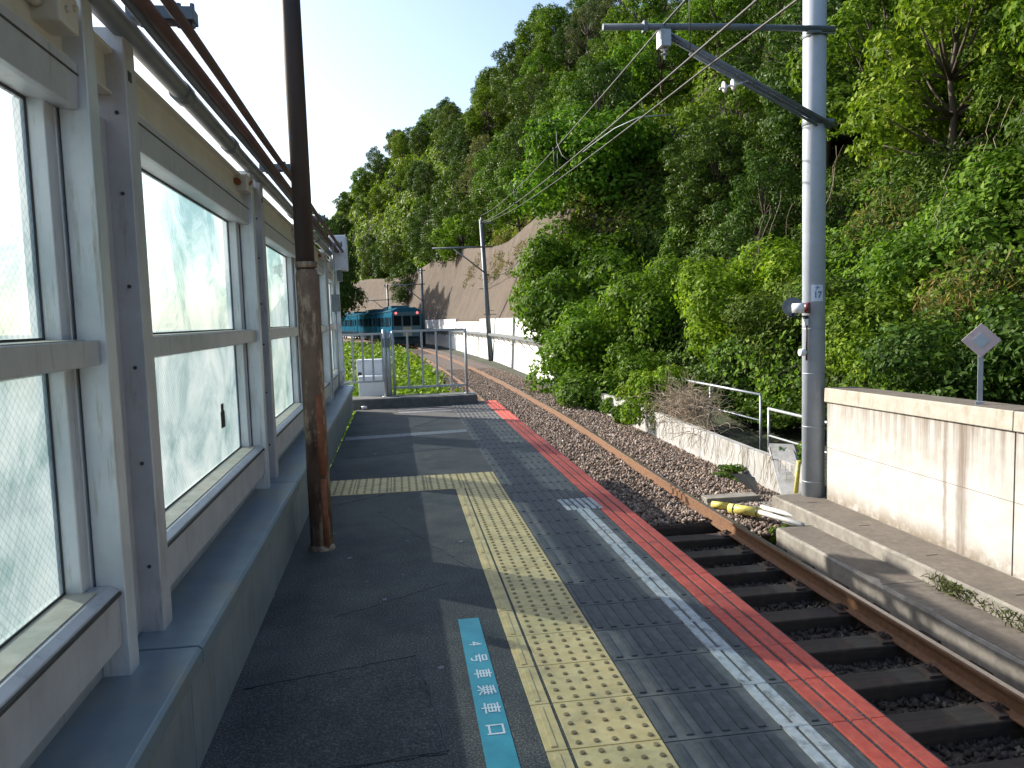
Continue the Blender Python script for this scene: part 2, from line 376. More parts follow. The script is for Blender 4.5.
def empty(name, loc=(0, 0, 0), rz=0., label=None, cat=None, group=None):
    o = bpy.data.objects.new(name, None); COL.objects.link(o)
    o.location = loc; o.rotation_euler = (0, 0, rz); o.empty_display_size = .3
    return tag(o, label, cat, group)
def struct(o): o['kind'] = 'structure'; return o
CH = {}
def copy_tree(o, parent=None):
    c = o.copy(); COL.objects.link(c); c.parent = parent
    for ch in CH.get(o.name, []): copy_tree(ch, c)
    return c
def sm(a, b, x):
    t = np.clip((x - a) / (b - a), 0, 1); return t * t * (3 - 2 * t)

# ------------------------------------------------------------------ track line and terrain
def cx(y):
    y = np.asarray(y, float)
    return 3.04 + .24 * sm(8, 20, y) - .0008 * np.maximum(0, np.minimum(y, 170) - 18) ** 2 - .0009 * np.maximum(0, np.minimum(y, 170) - 82) ** 2 - .35 * np.maximum(0, y - 170)
def head(y): return float(-np.arctan((cx(y + .5) - cx(y - .5))))
def vnoise(x, y, s, seed=0):
    x = np.asarray(x) / s + seed * 17.3; y = np.asarray(y) / s + seed * 7.1
    xi = np.floor(x).astype(int); yi = np.floor(y).astype(int); fx = x - xi; fy = y - yi
    fx = fx * fx * (3 - 2 * fx); fy = fy * fy * (3 - 2 * fy)
    def h(a, b):
        n = (a * 374761393 + b * 668265263 + seed * 1013) & 0x7fffffff
        n = ((n ^ (n >> 13)) * 1274126177) & 0x7fffffff
        return (n & 0xffff) / 65535.
    return (h(xi, yi) * (1 - fx) + h(xi + 1, yi) * fx) * (1 - fy) + (h(xi, yi + 1) * (1 - fx) + h(xi + 1, yi + 1) * fx) * fy
def WU(y): return 2.9 + .5 * sm(32, 50, y) + .7 * sm(50, 85, y)     # offset of the white wall from the track
def terr(x, y):
    u = x - cx(y)
    near = np.interp(u, [2.2, 3.4, 4.4, 6, 9, 14, 22, 34, 60, 120], [-1.36, -1.3, -.7, 1.0, 4.2, 8.8, 15, 21, 24, 24])
    uu = u - WU(y) + 3.2
    far = np.interp(uu, [2.2, 3.45, 3.6, 4.4, 7.2, 9, 14, 22, 34, 60, 120], [-1.36, -1.36, -1.2, 1.0, 6.9, 8.6, 17.0, 25.5, 32, 35, 34])
    far = np.where(far > 8.6, 8.6 + (far - 8.6) * (1 + .45 * sm(70, 120, y)), far)
    far = np.where(far > 8.6, 8.6 + (far - 8.6) * (1 - .40 * (1 - sm(66, 95, y))), far)
    b = sm(31, 37, y)
    z = near * (1 - b) + far * b
    z = np.where(u < 2.2, -1.36, z)
    z = np.where((y < 8.9) & (x < 4.3) & (x > -.3), -1.75, z)
    fade = sm(5, 9, u)
    z = z + fade * (1 - .55 * b) * ((vnoise(x, y, 4.5, 1) - .5) * 1.6 + (vnoise(x, y, 1.7, 2) - .5) * .5)
    # the hollow beside the stairs, right of the low wall
    hol = np.clip(1 - ((x - 6.7) / 1.9) ** 2, 0, 1) * sm(4, 8, y) * (1 - sm(14, 19, y))
    z = z * (1 - hol) + hol * np.minimum(z, -1.2)
    z = z - np.where(y < 6, 0, 0)
    z = z * (1 - sm(200, 300, y)) + (-1.4) * sm(200, 300, y)
    return z
us = np.unique(np.concatenate([np.linspace(-400, -30, 14), np.linspace(-30, 2.2, 16), np.linspace(2.2, 24, 60), np.linspace(24, 60, 19), np.linspace(60, 400, 12)]))
ys = np.unique(np.concatenate([np.linspace(-300, -30, 10), np.linspace(-30, 0, 16), np.linspace(0, 45, 76), np.linspace(45, 130, 72), np.linspace(130, 260, 30), np.linspace(260, 900, 12)]))
UU, YY = np.meshgrid(us, ys); XX = UU + cx(YY); ZZ = terr(XX, YY)
V = np.stack([XX, YY, ZZ], -1).reshape(-1, 3); nu = len(us)
I = np.arange((len(ys) - 1) * (nu - 1)); ii = (I // (nu - 1)) * nu + I % (nu - 1)
struct(npmesh('ground', V, np.stack([ii, ii + 1, ii + nu + 1, ii + nu], -1), 'soil', smooth=True))

# ballast bed
def path(y0, y1, dy, off=0., z=0.):
    n = max(2, int(round((y1 - y0) / dy)) + 1); out = []
    for y in np.linspace(y0, y1, n):
        h = head(y); out.append((float(cx(y)) + off * math.cos(h), float(y) + off * math.sin(h), z, h))
    return out
bed = MB(); bed.sweep([(-2.6, -1.38), (2.5, -1.38), (1.75, -1.235), (-1.75, -1.235)][::-1], path(9.0, 160, 1.5))
struct(bed.build('track_bed', 'bed'))
bed2 = MB(); bed2.box(1.3, 4.2, -12, 9.0, -1.72, -1.385)
struct(bed2.build('track_pit_floor', 'bed'))

def stones(n, fn, smin, smax):
    """angular stones: squashed irregular octahedra"""
    P = fn(n); n = len(P)
    base = np.array([(1, 0, 0), (-1, 0, 0), (0, 1, 0), (0, -1, 0), (0, 0, 1), (0, 0, -1)], float)
    fs = np.array([(0, 2, 4), (2, 1, 4), (1, 3, 4), (3, 0, 4), (2, 0, 5), (1, 2, 5), (3, 1, 5), (0, 3, 5)])
    sz = RNG.uniform(smin, smax, (n, 1, 1)); an = RNG.uniform(.6, 1.2, (n, 1, 3))
    V = base[None] * an * sz; V = V + RNG.normal(0, .22, V.shape) * sz
    a = RNG.uniform(0, 6.28, n); b = RNG.uniform(-.8, .8, n)
    ca, sa, cb, sb = np.cos(a), np.sin(a), np.cos(b), np.sin(b)
    x, y, z = V[..., 0], V[..., 1], V[..., 2]
    y2 = y * cb[:, None] - z * sb[:, None]; z2 = y * sb[:, None] + z * cb[:, None]
    V = np.stack([x * ca[:, None] - y2 * sa[:, None], x * sa[:, None] + y2 * ca[:, None], z2], -1) + P[:, None]
    F = (fs[None] + (np.arange(n) * 6)[:, None, None]).reshape(-1, 3)
    return V.reshape(-1, 3), F
def bal(n):
    y = 7.8 + 32 * RNG.uniform(0, 1, n) ** 1.6; u = RNG.uniform(-2.3, 2.35, n)
    z = -1.235 - np.clip(np.abs(u) - 1.7, 0, 1) * .2 + RNG.uniform(-.01, .035, n)
    keep = (y > 9) | (u > .75) & (y > 8.2 + .6 * RNG.uniform(0, 1, n)) | (u < -5)
    between = (np.abs(((y + .1) % .6) - .3) > .1) | (np.abs(u) > 1.2) | (RNG.uniform(0, 1, n) < .45)
    onrail = (np.abs(np.abs(u) - .72) < .06)
    k = keep & between & ~onrail
    z = np.where(y < 9, z - .02, z)
    return np.stack([cx(y) + u, y, z], -1)[k]
V, F = stones(95000, bal, .016, .036)
tag(npmesh('ballast', V, F, 'stone'), 'brown crushed stone ballast around the rails', 'ballast', kind='stuff')
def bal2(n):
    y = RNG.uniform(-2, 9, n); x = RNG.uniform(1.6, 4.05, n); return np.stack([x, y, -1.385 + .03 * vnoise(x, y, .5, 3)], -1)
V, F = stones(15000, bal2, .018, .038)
tag(npmesh('pit_ballast', V, F, 'stone_shaded'), 'crushed stone darkened with painted shade lying low between the near sleepers', 'ballast', kind='stuff')

# ------------------------------------------------------------------ railway track
tr = empty('railway_track', (0, 0, 0), 0, 'single railway track with rusty rails curving left past the platform', 'railway track')
prof = [(-.065, 0), (.065, 0), (.065, .012), (.012, .03), (.010, .115), (.034, .125), (.034, .148), (.028, .152), (-.028, .152), (-.034, .148), (-.034, .125), (-.010, .115), (-.012, .03), (-.065, .012)]
for s_, lb in ((.7525, 'far rusty rail'), (-.7525, 'near rusty rail hidden below the platform edge')):
    mb = MB(); mb.sweep(prof, path(-14, 165, 1.2, s_, -1.252)); r_ = mb.build('rail', 'railrust', tr)
    mb = MB(); mb.sweep([(-.022, .1525), (.022, .1525), (.022, .155), (-.022, .155)], path(-14, 165, 1.2, s_, -1.252))
    mb.build('running_surface', 'railtop', r_)
ks = np.arange(0.1, 60.2, .6)[:100]
for k, y in enumerate(ks):
    h = head(y); x = float(cx(y)); rr_ = random.uniform(-.02, .02)
    mb = MB(); L = 1.22 + random.uniform(-.04, .04)
    mb.box(-L, L, -.115, .115, -.15, 0)
    o = mb.build('sleeper', 'sleeper', tr, .012 if y < 16 else 0)
    o.location = (x + random.uniform(-.04, .04), float(y) + random.uniform(-.02, .02), -1.257 + random.uniform(-.006, 0)); o.rotation_euler = (0, 0, h + rr_)
    if y < 16:
        for ru in (.7525, -.7525):
            for sg in (-1, 1):
                cxx = ru + sg * .105; q0 = cxx - sg * .04
                mb = MB(); x0, x1 = sorted((ru + sg * .07, ru + sg * .17)); mb.box(x0, x1, -.09, .09, -.002, .02)
                mb.tube([(q0, -.05, .03), (cxx - sg * .03, -.01, .045), (cxx + sg * .03, -.035, .035), (cxx + sg * .035, .03, .045), (cxx - sg * .02, .015, .055), (q0, .055, .03)], .0085, 6)
                mb.tube([(cxx, .0, .0), (cxx, .0, .065)], .014, 6)
                mb.build('rail_fastening', 'clip', o)
# far remainder of the sleepers as one stuff part
mb = MB()
for y in np.arange(60.2, 160, .6):
    h = head(y); c, s = math.cos(h), math.sin(h); x = float(cx(y))
    pts = []
    for z in (-1.4, -1.235):
        for a, b in ((-1.2, -.11), (1.2, -.11), (1.2, .11), (-1.2, .11)): pts.append((x + a * c - b * s, y + a * s + b * c, z))
    mb.hexa(pts)
tag(mb.build('distant_sleepers', 'sleeper', tr), kind='stuff')

# ------------------------------------------------------------------ platform
PE = 1.57
mb = MB(); mb.box(-.70, PE, -12, 12.78, -.16, 0); mb.box(-.62, PE - .16, -12, 12.6, -1.9, -.16)
struct(mb.build('platform', 'asphalt', bevel=.006))
mb = MB(); ring = []
for a_, b_ in (((-.60, 2.3), (.10, 2.36)), ((.10, 2.36), (.02, 3.10)), ((.02, 3.10), (-.60, 2.95)), ((-.60, 2.95), (-.60, 2.3))):
    for i in range(26): t_ = i / 26; ring.append((a_[0] + (b_[0] - a_[0]) * t_ + random.uniform(-.006, .006), a_[1] + (b_[1] - a_[1]) * t_ + random.uniform(-.006, .006)))
mb.v = [(x, y, .0008) for x, y in ring] + [(x, y, .003) for x, y in ring]; k_ = len(ring)
mb.f = [tuple(range(k_, 2 * k_))] + [(i, (i + 1) % k_, k_ + (i + 1) % k_, k_ + i) for i in range(k_)]; mb.sm = [False] * (k_ + 1)
struct(mb.build('asphalt_patch', 'asphalt_patch'))
mb = MB()
def seam(pts, z=.0052, wd=.0035):
    for (a, b) in zip(pts[:-1], pts[1:]):
        d = Vector((b[0] - a[0], b[1] - a[1])).normalized() * wd * random.uniform(.4, 1.); n_ = Vector((-d.y, d.x))
        mb.hexa([(a[0] + n_.x, a[1] + n_.y, z - .005), (a[0] - n_.x, a[1] - n_.y, z - .005), (b[0] - n_.x, b[1] - n_.y, z - .005), (b[0] + n_.x, b[1] + n_.y, z - .005)][::-1] +
                [(a[0] + n_.x, a[1] + n_.y, z), (a[0] - n_.x, a[1] - n_.y, z), (b[0] - n_.x, b[1] - n_.y, z), (b[0] + n_.x, b[1] + n_.y, z)][::-1])
def wig(a, b, n=14, am=.006): return [(a[0] + (b[0] - a[0]) * i / n + random.uniform(-am, am), a[1] + (b[1] - a[1]) * i / n + random.uniform(-am, am)) for i in range(n + 1)]
seam(wig((-.62, 2.31), (.11, 2.37))); seam(wig((.10, 2.37), (.02, 3.1))); seam(wig((.02, 3.1), (-.64, 2.94)))
for a_, b_ in (((-.2, 5.6), (.36, 4.1)), ((-.6, 7.9), (.5, 8.2)), ((.1, 9.9), (.62, 10.9)), ((-.5, 5.9), (-.15, 6.15)), ((-.35, 3.6), (.2, 3.95))):
    seam(wig(a_, b_, 22, .012), .0022, .0022)
struct(mb.build('asphalt_seam', 'tar', fixn=True))
mb = MB()
for _ in range(46):
    x, y, r_ = random.uniform(-.55, .38), random.uniform(1.6, 11.5), random.uniform(.006, .016); b0 = len(mb.v); kk_ = 9
    for z in (.0005, .0024):
        for j in range(kk_): q = r_ * random.uniform(.75, 1.15); mb.v.append((x + q * math.cos(j * 6.283 / kk_), y + q * math.sin(j * 6.283 / kk_), z))
    for j in range(kk_): mb.f.append((b0 + j, b0 + (j + 1) % kk_, b0 + kk_ + (j + 1) % kk_, b0 + kk_ + j)); mb.sm.append(False)
    mb.f.append(tuple(b0 + kk_ + j for j in range(kk_))); mb.sm.append(False)
struct(mb.build('gum_spots', 'worn_paint_and_sun'))

# tactile strip
TZ = .004
YT = [(6.8 - .3 * k) for k in range(34)]
mb = MB()
g = .0025
for k in range(2, len(YT) - 1):
    y1, y0 = YT[k], YT[k + 1]
    mb.box(.487, .785 - g, y0 + g, y1 - g, -.005, TZ)
    mb.box(.405, .475, y0 + g, y1 - g, -.005, TZ)
for r_ in range(2):
    for c_ in range(5):
        mb.box(-.70 + .3 * c_ - .015 + g + .0, -.70 + .3 * (c_ + 1) - .015 - g, YT[r_ + 1] + g, YT[r_] - g, -.005, TZ)
struct(mb.build('tactile_paving', 'yellow', bevel=.0015))
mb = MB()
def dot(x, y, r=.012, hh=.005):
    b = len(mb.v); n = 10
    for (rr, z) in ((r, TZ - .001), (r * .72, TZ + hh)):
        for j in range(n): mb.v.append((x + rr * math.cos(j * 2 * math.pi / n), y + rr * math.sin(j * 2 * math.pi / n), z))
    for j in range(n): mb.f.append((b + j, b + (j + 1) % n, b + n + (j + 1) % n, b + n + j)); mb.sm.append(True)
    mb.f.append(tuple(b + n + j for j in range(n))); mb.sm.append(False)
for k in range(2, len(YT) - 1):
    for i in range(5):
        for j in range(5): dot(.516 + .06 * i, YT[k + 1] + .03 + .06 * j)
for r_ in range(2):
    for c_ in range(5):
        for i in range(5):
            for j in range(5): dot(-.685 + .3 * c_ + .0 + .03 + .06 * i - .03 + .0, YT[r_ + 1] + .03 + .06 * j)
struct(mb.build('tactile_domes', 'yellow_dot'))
mb = MB()
for k in range(2, len(YT) - 1):
    mb.box(.425, .445, YT[k + 1] + .02, YT[k] - .02, TZ - .001, TZ + .004)
struct(mb.build('tactile_edge_bar', 'yellow', bevel=.001))

# grey ribbed edge tiles: slabs, ribs, joints
mb = MB(); rb = MB(); rd = MB()
ye = np.arange(12.78, -9, -.3)
for k in range(len(ye) - 1):
    y1, y0 = ye[k], ye[k + 1]
    mb.box(.789, 1.352, y0 + .003, y1 - .003, -.008, TZ - .001)
    for i in range(9):
        x = .82 + .062 * i
        if 1.17 < x < 1.30 and y1 < 5.3: continue
        rb.box(x - .013, x + .013, y0 + .025, y1 - .02, 0, TZ + .0045)
    for i in range(3):
        x = 1.362 + .070 * i
        rd.box(x, x + .052, y0 + .0015, y1 - .0015, -.01, TZ + .004)
struct(mb.build('edge_paving', 'grey_tile'))
struct(rb.build('edge_paving_ribs', 'rib', bevel=.002))
struct(rd.build('red_edge_stripe', 'red', bevel=.002))
mb = MB()
for k in range(len(ye) - 1):
    y1, y0 = ye[k], ye[k + 1]
    if y1 > 5.32: continue
    for x0, x1 in ((1.190, 1.226), (1.242, 1.282)): mb.box(x0, x1, y0 + .004, y1 - .004, 0, TZ + .0055)
    mb.box(1.190, 1.282, y0 - .0, y0 + .022, 0, TZ + .0048)
struct(mb.build('white_double_line', 'white_paint'))
mb = MB()
for i in range(6):
    x = 1.125 + i * .046; mb.hexa([(x, 5.25, 0), (x + .03, 5.25, 0), (x + .02, 5.58, 0), (x - .01, 5.58, 0), (x, 5.25, TZ + .0056), (x + .03, 5.25, TZ + .0056), (x + .02, 5.58, TZ + .0056), (x - .01, 5.58, TZ + .0056)])
struct(mb.build('white_hatch_mark', 'white_paint'))
mb = MB(); mb.hexa([(-.67, 9.12, 0), (.78, 9.32, 0), (.78, 9.56, 0), (-.68, 9.36, 0), (-.67, 9.12, TZ), (.78, 9.32, TZ), (.78, 9.56, TZ), (-.68, 9.36, TZ)])
mb.box(-.05, .75, 11.55, 11.72, 0, TZ); mb.box(-.05, .75, 11.9, 12.0, 0, TZ)  # two pale strips painted to stand in for sunlight on the asphalt
struct(mb.build('faded_line_and_sun_strips', 'worn_paint_and_sun'))

# teal floor sign with lettering
sg = empty('floor_sign', (.262, 2.7, 0), 0, 'teal boarding position strip with white characters stuck on the asphalt', 'floor sign')
mb = MB(); mb.hexa([(-.052, -.95, .0005), (.052, -.95, .0005), (.047, .745, .0005), (-.048, .745, .0005), (-.052, -.95, .003), (.052, -.95, .003), (.047, .745, .003), (-.048, .745, .003)])
mb.build('strip', 'teal', sg)
def text_mesh(name, txt, size, mat, parent, loc, rot, ext=.0004, sx=1., sy=1., bold=0.):
    c = bpy.data.curves.new(name, 'FONT'); c.body = txt; c.size = size; c.extrude = ext; c.align_x = 'CENTER'; c.align_y = 'CENTER'; c.offset = bold
    t_ = bpy.data.objects.new(name, c); COL.objects.link(t_)
    dg = bpy.context.evaluated_depsgraph_get(); dg.update()
    me = bpy.data.meshes.new_from_object(t_.evaluated_get(dg)); me.name = name
    bpy.data.objects.remove(t_); o = bpy.data.objects.new(name, me); COL.objects.link(o)
    me.materials.clear(); me.materials.append(M[mat])
    o.parent = parent; o.location = loc; o.rotation_euler = rot; o.scale = (sx, sy, 1); return o
for i, chh in enumerate('4号車乗車口'):
    yy = (3.16, 3.02, 2.88, 2.745, 2.61, 2.465)[i] - 2.7
    text_mesh('character', chh, .078, 'letter', sg, (.0, yy, .0042), (0, 0, R(-90)), bold=.0006, sx=1.05, sy=.95)

# ------------------------------------------------------------------ window wall (windbreak)
WA = .008
ww = empty('windbreak_wall', (-.65, 0, 0), WA, 'long windbreak wall of frosted wired glass windows in grey aluminium frames', 'wall')
B0, P0 = -3, 2.30
PER = 2.45
def P(k): return P0 + PER * k
S_END = P(4) + .02
for k in range(B0, 5):
    s0, s1 = P(k - 1) + .10, P(k) + .095
    a = s0 + .004; b = s1 - .004
    # base panel with two shallow folds
    mb = MB(); mb.box(-.32, 0, a, b, -.02, .335)
    o = mb.build('base_panel', 'basepanel', ww, .003)
    sm_ = MB(); sm_.box(-.01, .004, (a + b) / 2 + .3, (a + b) / 2 + .34, .0, .33); sm_.build('joint_cover', 'basepanel', o)
    mb = MB(); mb.prism([(-.40, .345), (.034, .345), (.04, .352), (.04, .395), (.028, .405), (-.40, .412)], a, b)
    mb.build('sill', 'sill', ww, .002)
    mb = MB(); mb.box(-.36, .006, a, b, .334, .345); mb.build('sill_gap', 'gasket', ww)
for k in range(B0, 5):
    p = P(k)
    # mullion A : light, deep near side, narrow front, groove
    mb = MB(); mb.box(-.185, -.11, p - .075, p, .395, 2.25); mb.box(-.26, -.192, p - .08, p - .005, .395, 2.04); mb.box(-.19, -.184, p - .06, p - .01, .4, 2.2)
    mb.build('post', 'alu_light', ww, .004)
    # cream clamp box on top of the mullion
    mb = MB(); mb.box(-.19, -.10, p - .25, p - .13, 2.11, 2.20)
    cb = mb.build('bracket', 'cream', ww, .006)
    mb = MB(); mb.tube([(-.101, p - .21, 2.15), (-.09, p - .21, 2.15)], .008, 8); mb.tube([(-.101, p - .16, 2.17), (-.09, p - .16, 2.17)], .008, 8); mb.tube([(-.15, p - .29, 2.155), (-.15, p - .25, 2.155)], .018, 8)
    mb.split('bolt', 'rust_red' if k % 2 else 'cream', cb)
    if k == 4: break
    # post B : grey-mauve, wider, with screws
    mb = MB(); mb.box(-.22, -.175, p + .002, p + .2402, .412, 2.0); mb.box(-.272, -.108, p + .24, p + .335, .38, 2.27)
    o = mb.build('post', 'alu', ww, .004)
    mb = MB()
    for z in (.62, .95, 1.25, 1.5, 1.78, 2.02): mb.tube([(-.14, p + .2395, z), (-.14, p + .236, z)], .006, 8)
    mb.split('screw', 'gasket', o)
    mb = MB(); mb.box(-.112, -.106, p + .26, p + .29, 2.12, 2.15); mb.build('slot', 'gasket', o)
# windows
for k in range(B0, 5):
    s0, s1 = P(k - 1) + .25, P(k) - .078
    wn = bpy.data.objects.new('window', None); COL.objects.link(wn); wn.parent = ww; wn.location = (0, s0, 0)
    L = s1 - s0
    f = MB()
    f.prism([(-.27, .50), (-.125, .50), (-.125, .655), (-.15, .668), (-.27, .668)], 0, L)          # bottom rail
    f.prism([(-.27, 1.275), (-.128, 1.275), (-.128, 1.343), (-.27, 1.343)], 0, L)                  # mid rail
    f.prism([(-.27, 1.965), (-.155, 1.945), (-.135, 1.945), (-.13, 2.06), (-.27, 2.06)], 0, L)   # head
    f.split('rail', 'alu', wn, .003)
    f = MB(); f.box(-.27, -.195, L - .062, L + .01, .668, 1.275); f.box(-.27, -.195, L - .062, L + .01, 1.343, 1.962)
    f.box(-.27, -.2, 0, .05, .668, 1.275); f.box(-.27, -.2, 0, .05, 1.343, 1.962)
    f.split('jamb', 'alu_light', wn, .003)
    f = MB(); f.prism([(-.26, .6685), (-.16, .6685), (-.16, .672), (-.26, .674)], 0, L - .062); f.prism([(-.26, 1.3435), (-.14, 1.3435), (-.14, 1.346), (-.26, 1.3475)], 0, L - .062)
    f.split('dirty_sunlit_ledge', 'dirt_sun_trim', wn)
    f = MB(); f.box(-.125, -.119, 0, L, .64, .6495); f.box(-.1325, -.129, 0, L, 2.03, 2.035); f.split('trim_line', 'gasket', wn)
    for z0, z1 in ((.672, 1.273), (1.346, 1.960)):
        f = MB(); f.v = [(-.243, .045, z0), (-.243, L - .058, z0), (-.243, L - .058, z1), (-.243, .045, z1)]; f.f = [(0, 1, 2, 3)]; f.sm = [False]
        pn = f.build('pane', 'glass', wn)
        f = MB()
        for a_, b_, c_, d_ in ((.045, L - .06, z0, z0 + .008), (.045, L - .06, z1 - .008, z1), (.045, .053, z0, z1), (L - .068, L - .0605, z0, z1)): f.box(-.2395, -.236, a_, b_, c_, d_)
        f.build('seal', 'gasket', pn)
    f = MB(); f.box(-.26, -.185, -.1, L + .05, .405, .497); f.build('apron', 'alu', wn)
    if k == 1:
        f = MB(); f.hexa([(-.2385, 1.62, .86), (-.2385, 1.72, .86), (-.2385, 1.70, .90), (-.2385, 1.64, .90), (-.2378, 1.63, 1.0), (-.2378, 1.70, 1.0), (-.2378, 1.68, 1.04), (-.2378, 1.65, 1.04)])
        f = MB(); f.box(-.2385, -.2375, 1.585, 1.68, .845, .93); f.box(-.2385, -.2376, 1.60, 1.66, .93, .97)
        f.build('dark_smudge', 'joint', wn)
# cream beam
mb = MB()
mb.prism([(-.22, 2.072), (-.15, 2.072), (-.15, 2.082), (-.165, 2.087), (-.165, 2.19), (-.14, 2.195), (-.14, 2.207), (-.24, 2.207), (-.24, 2.195), (-.18, 2.19), (-.18, 2.087), (-.22, 2.082)], P(B0 - 1), S_END - .1)
mb.build('top_beam', 'cream', ww, .002)
mb = MB(); mb.box(-.36, -.28, P(B0 - 1), S_END, .40, .47); mb.box(-.3, -.275, P(B0 - 1), S_END, 2.03, 2.09); mb.split('outer_rail', 'alu', ww)
mb = MB(); mb.box(-.26, -.05, S_END - .015, S_END, .41, .45); mb.build('end_cap', 'whitewall', ww)

# conduits
cr = empty('conduit_run', (-.65, 0, 0), WA, 'bundle of grey and rusty conduits running along the top of the windbreak wall', 'pipes')
for (x, z, r, mt) in ((-.115, 2.275, .036, 'pipe_grey'), (-.048, 2.305, .022, 'pipe_grey'), (-.008, 2.295, .021, 'pipe_rust'), (.055, 2.30, .017, 'pipe_rust')):
    mb = MB(); mb.tube([(x, s, z + .004 * math.sin(s * 2.1 + x * 40)) for s in np.linspace(-8, 10.9, 40)], r, 12)
    o = mb.build('pipe', mt, cr)
    if r > .03:
        mb = MB()
        for s in (-1, 1.05, 3.2, 4.1, 6.6, 8.6): mb.tube([(x, s, z), (x, s + .09, z)], r + .006, 12)
        mb.split('coupling', mt, o)
for s in (.2, 2.65, 5.1, 7.55, 10.0):
    mb = MB(); mb.box(-.12, .08, s - .035, s + .035, 2.325, 2.365)
    for x in (-.08, .03, .07): mb.tube([(x, s, 2.31), (x, s, 2.385)], .009, 6)
    mb.box(.0, .03, s - .03, s + .03, 2.365, 2.38)
    mb.build('clamp', 'galv_dark', cr, .002)
jb = empty('junction_box', (-.74, 10.62, 2.06), WA, 'pale grey box mounted at the far end of the windbreak wall top', 'box')
mb = MB(); mb.box(-.11, .11, -.17, .17, .0, .45); mb.build('case', 'cabinet', jb, .012)
mb = MB(); mb.box(-.09, .09, -.176, -.171, .03, .42); mb.build('lid', 'cabinet', jb, .003)
mb = MB(); mb.box(-.03, .03, -.1, .1, -.14, -.0); mb.build('mount', 'galv_dark', jb)
sb = empty('switch_box', (-.715, 9.3, 1.5), WA, 'small grey switch box fixed to the far posts of the windbreak wall', 'box')
mb = MB(); mb.box(-.04, .05, -.07, .07, 0, .2); mb.build('case', 'pipe_grey', sb, .006)
mb = MB(); mb.tube([(0, 0, .2), (0, .0, .8)], .012, 8); mb.tube([(0, 0, 0), (0, 0, -.9)], .01, 8); mb.build('conduit', 'galv', sb)
lp_ = empty('wall_lamp', (-.72, 9.75, .78), WA, 'small white fitting low on the far posts of the windbreak wall', 'fitting')
mb = MB(); mb.tube([(-.03, 0, 0), (.05, 0, 0)], [.03, .022], 10); mb.build('body', 'porcelain', lp_); mb = MB(); mb.tube([(.03, 0, -.01), (.03, 0, -.10)], .012, 8); mb.build('spout', 'porcelain', lp_)

# ------------------------------------------------------------------ rusty canopy pole
rp = empty('rusty_pole', (-.515, 4.76, 0), 0, 'tall rusty steel pole standing on the platform beside the windbreak wall', 'pole')
mb = MB(); mb.tube([(0, 0, -.02), (0, 0, .03)], [.088, .072], 18); mb.tube([(0, 0, 0), (-.008, 0, 1.66), (-.008, 0, 1.69)], [.068, .066, .058], 20)
mb.build('lower_tube', 'rust', rp)
mb = MB(); mb.tube([(-.013, 0, 1.66), (-.02, 0, 3.2), (-.03, 0, 5.2)], .055, 20); mb.build('upper_tube', 'rust_dark', rp)
mb = MB(); mb.tube([(-.010, 0, 1.70), (-.010, 0, 1.735)], .064, 20); mb.build('collar', 'rust', rp)
mb = MB(); mb.tube([(.028, -.05, .46), (.026, -.05, .95)], .022, 8); mb.tube([(.03, -.052, .02), (.03, -.05, .44)], .02, 8); mb.build('cover_strip', 'rust_red', rp)

# ------------------------------------------------------------------ platform end: kerb, fence, cabinet
mb = MB(); mb.box(-.86, 1.22, 12.42, 12.95, -.02, .15)
tag(mb.build('end_kerb', 'kerb', bevel=.015), 'low dark concrete kerb closing the end of the platform under the fence', 'kerb')
pf = empty('platform_fence', (0, 12.7, .15), 0, 'grey steel bar fence across the far end of the platform', 'fence')
def gate(x0, x1, z0, z1, n, y=0.):
    g_ = bpy.data.objects.new('fence_panel', None); COL.objects.link(g_); g_.parent = pf; g_.location = (x0, y, 0)
    mb = MB(); W_ = x1 - x0
    mb.box(0, W_, -.018, .018, z1 - .036, z1); mb.box(0, W_, -.018, .018, z0, z0 + .036); mb.split('rail', 'galv', g_, .003)
    for i in range(n + 1):
        x = W_ * i / n; mb = MB(); mb.box(x - .016, x + .016, -.014, .014, z0 + .03, z1 - .03); mb.build('bar', 'galv', g_)
gate(-.90, -.27, .24, 1.04, 4); gate(-.10, 1.07, .12, 1.07, 5, .02)
for x, hh, r in ((-.235, 1.09, .032), (-.17, 1.05, .03), (1.08, 1.07, .022), (-.90, 1.04, .02), (-.10, 1.06, .022)):
    mb = MB(); mb.tube([(x, .0, -.02), (x, 0, hh)], r, 10); mb.tube([(x, 0, -.0), (x, 0, .012)], r * 2.2, 10); mb.build('post', 'galv', pf)
mb = MB(); mb.box(-.27, -.14, -.03, .03, .80, .95); mb.build('latch', 'galv_dark', pf, .004)
cb = empty('equipment_cabinet', (-.45, 13.05, .1), 0, 'pale grey equipment cabinet behind the fence at the end of the platform', 'cabinet')
mb = MB(); mb.box(-.24, .27, 0, .3, -.05, .37); mb.build('lower_case', 'cabinet', cb, .01)
mb = MB(); mb.box(-.28, .24, .34, .6, .33, .63); mb.build('upper_case', 'cabinet', cb, .01)
mb = MB(); mb.box(-.21, .24, -.008, -.002, .0, .33); mb.build('door', 'cabinet', cb, .003)
mb = MB(); mb.box(-.26, -.2, .33, .339, .36, .42); mb.build('vent', 'gasket', cb)
mb = MB(); mb.tube([(0, 0, 0), (.085, 0, .0)], .028, 10)
o = tag(mb.build('white_bottle', 'porcelain'), 'small white object lying on the asphalt at the foot of the end kerb', 'litter'); o.location = (-.62, 12.3, .03)

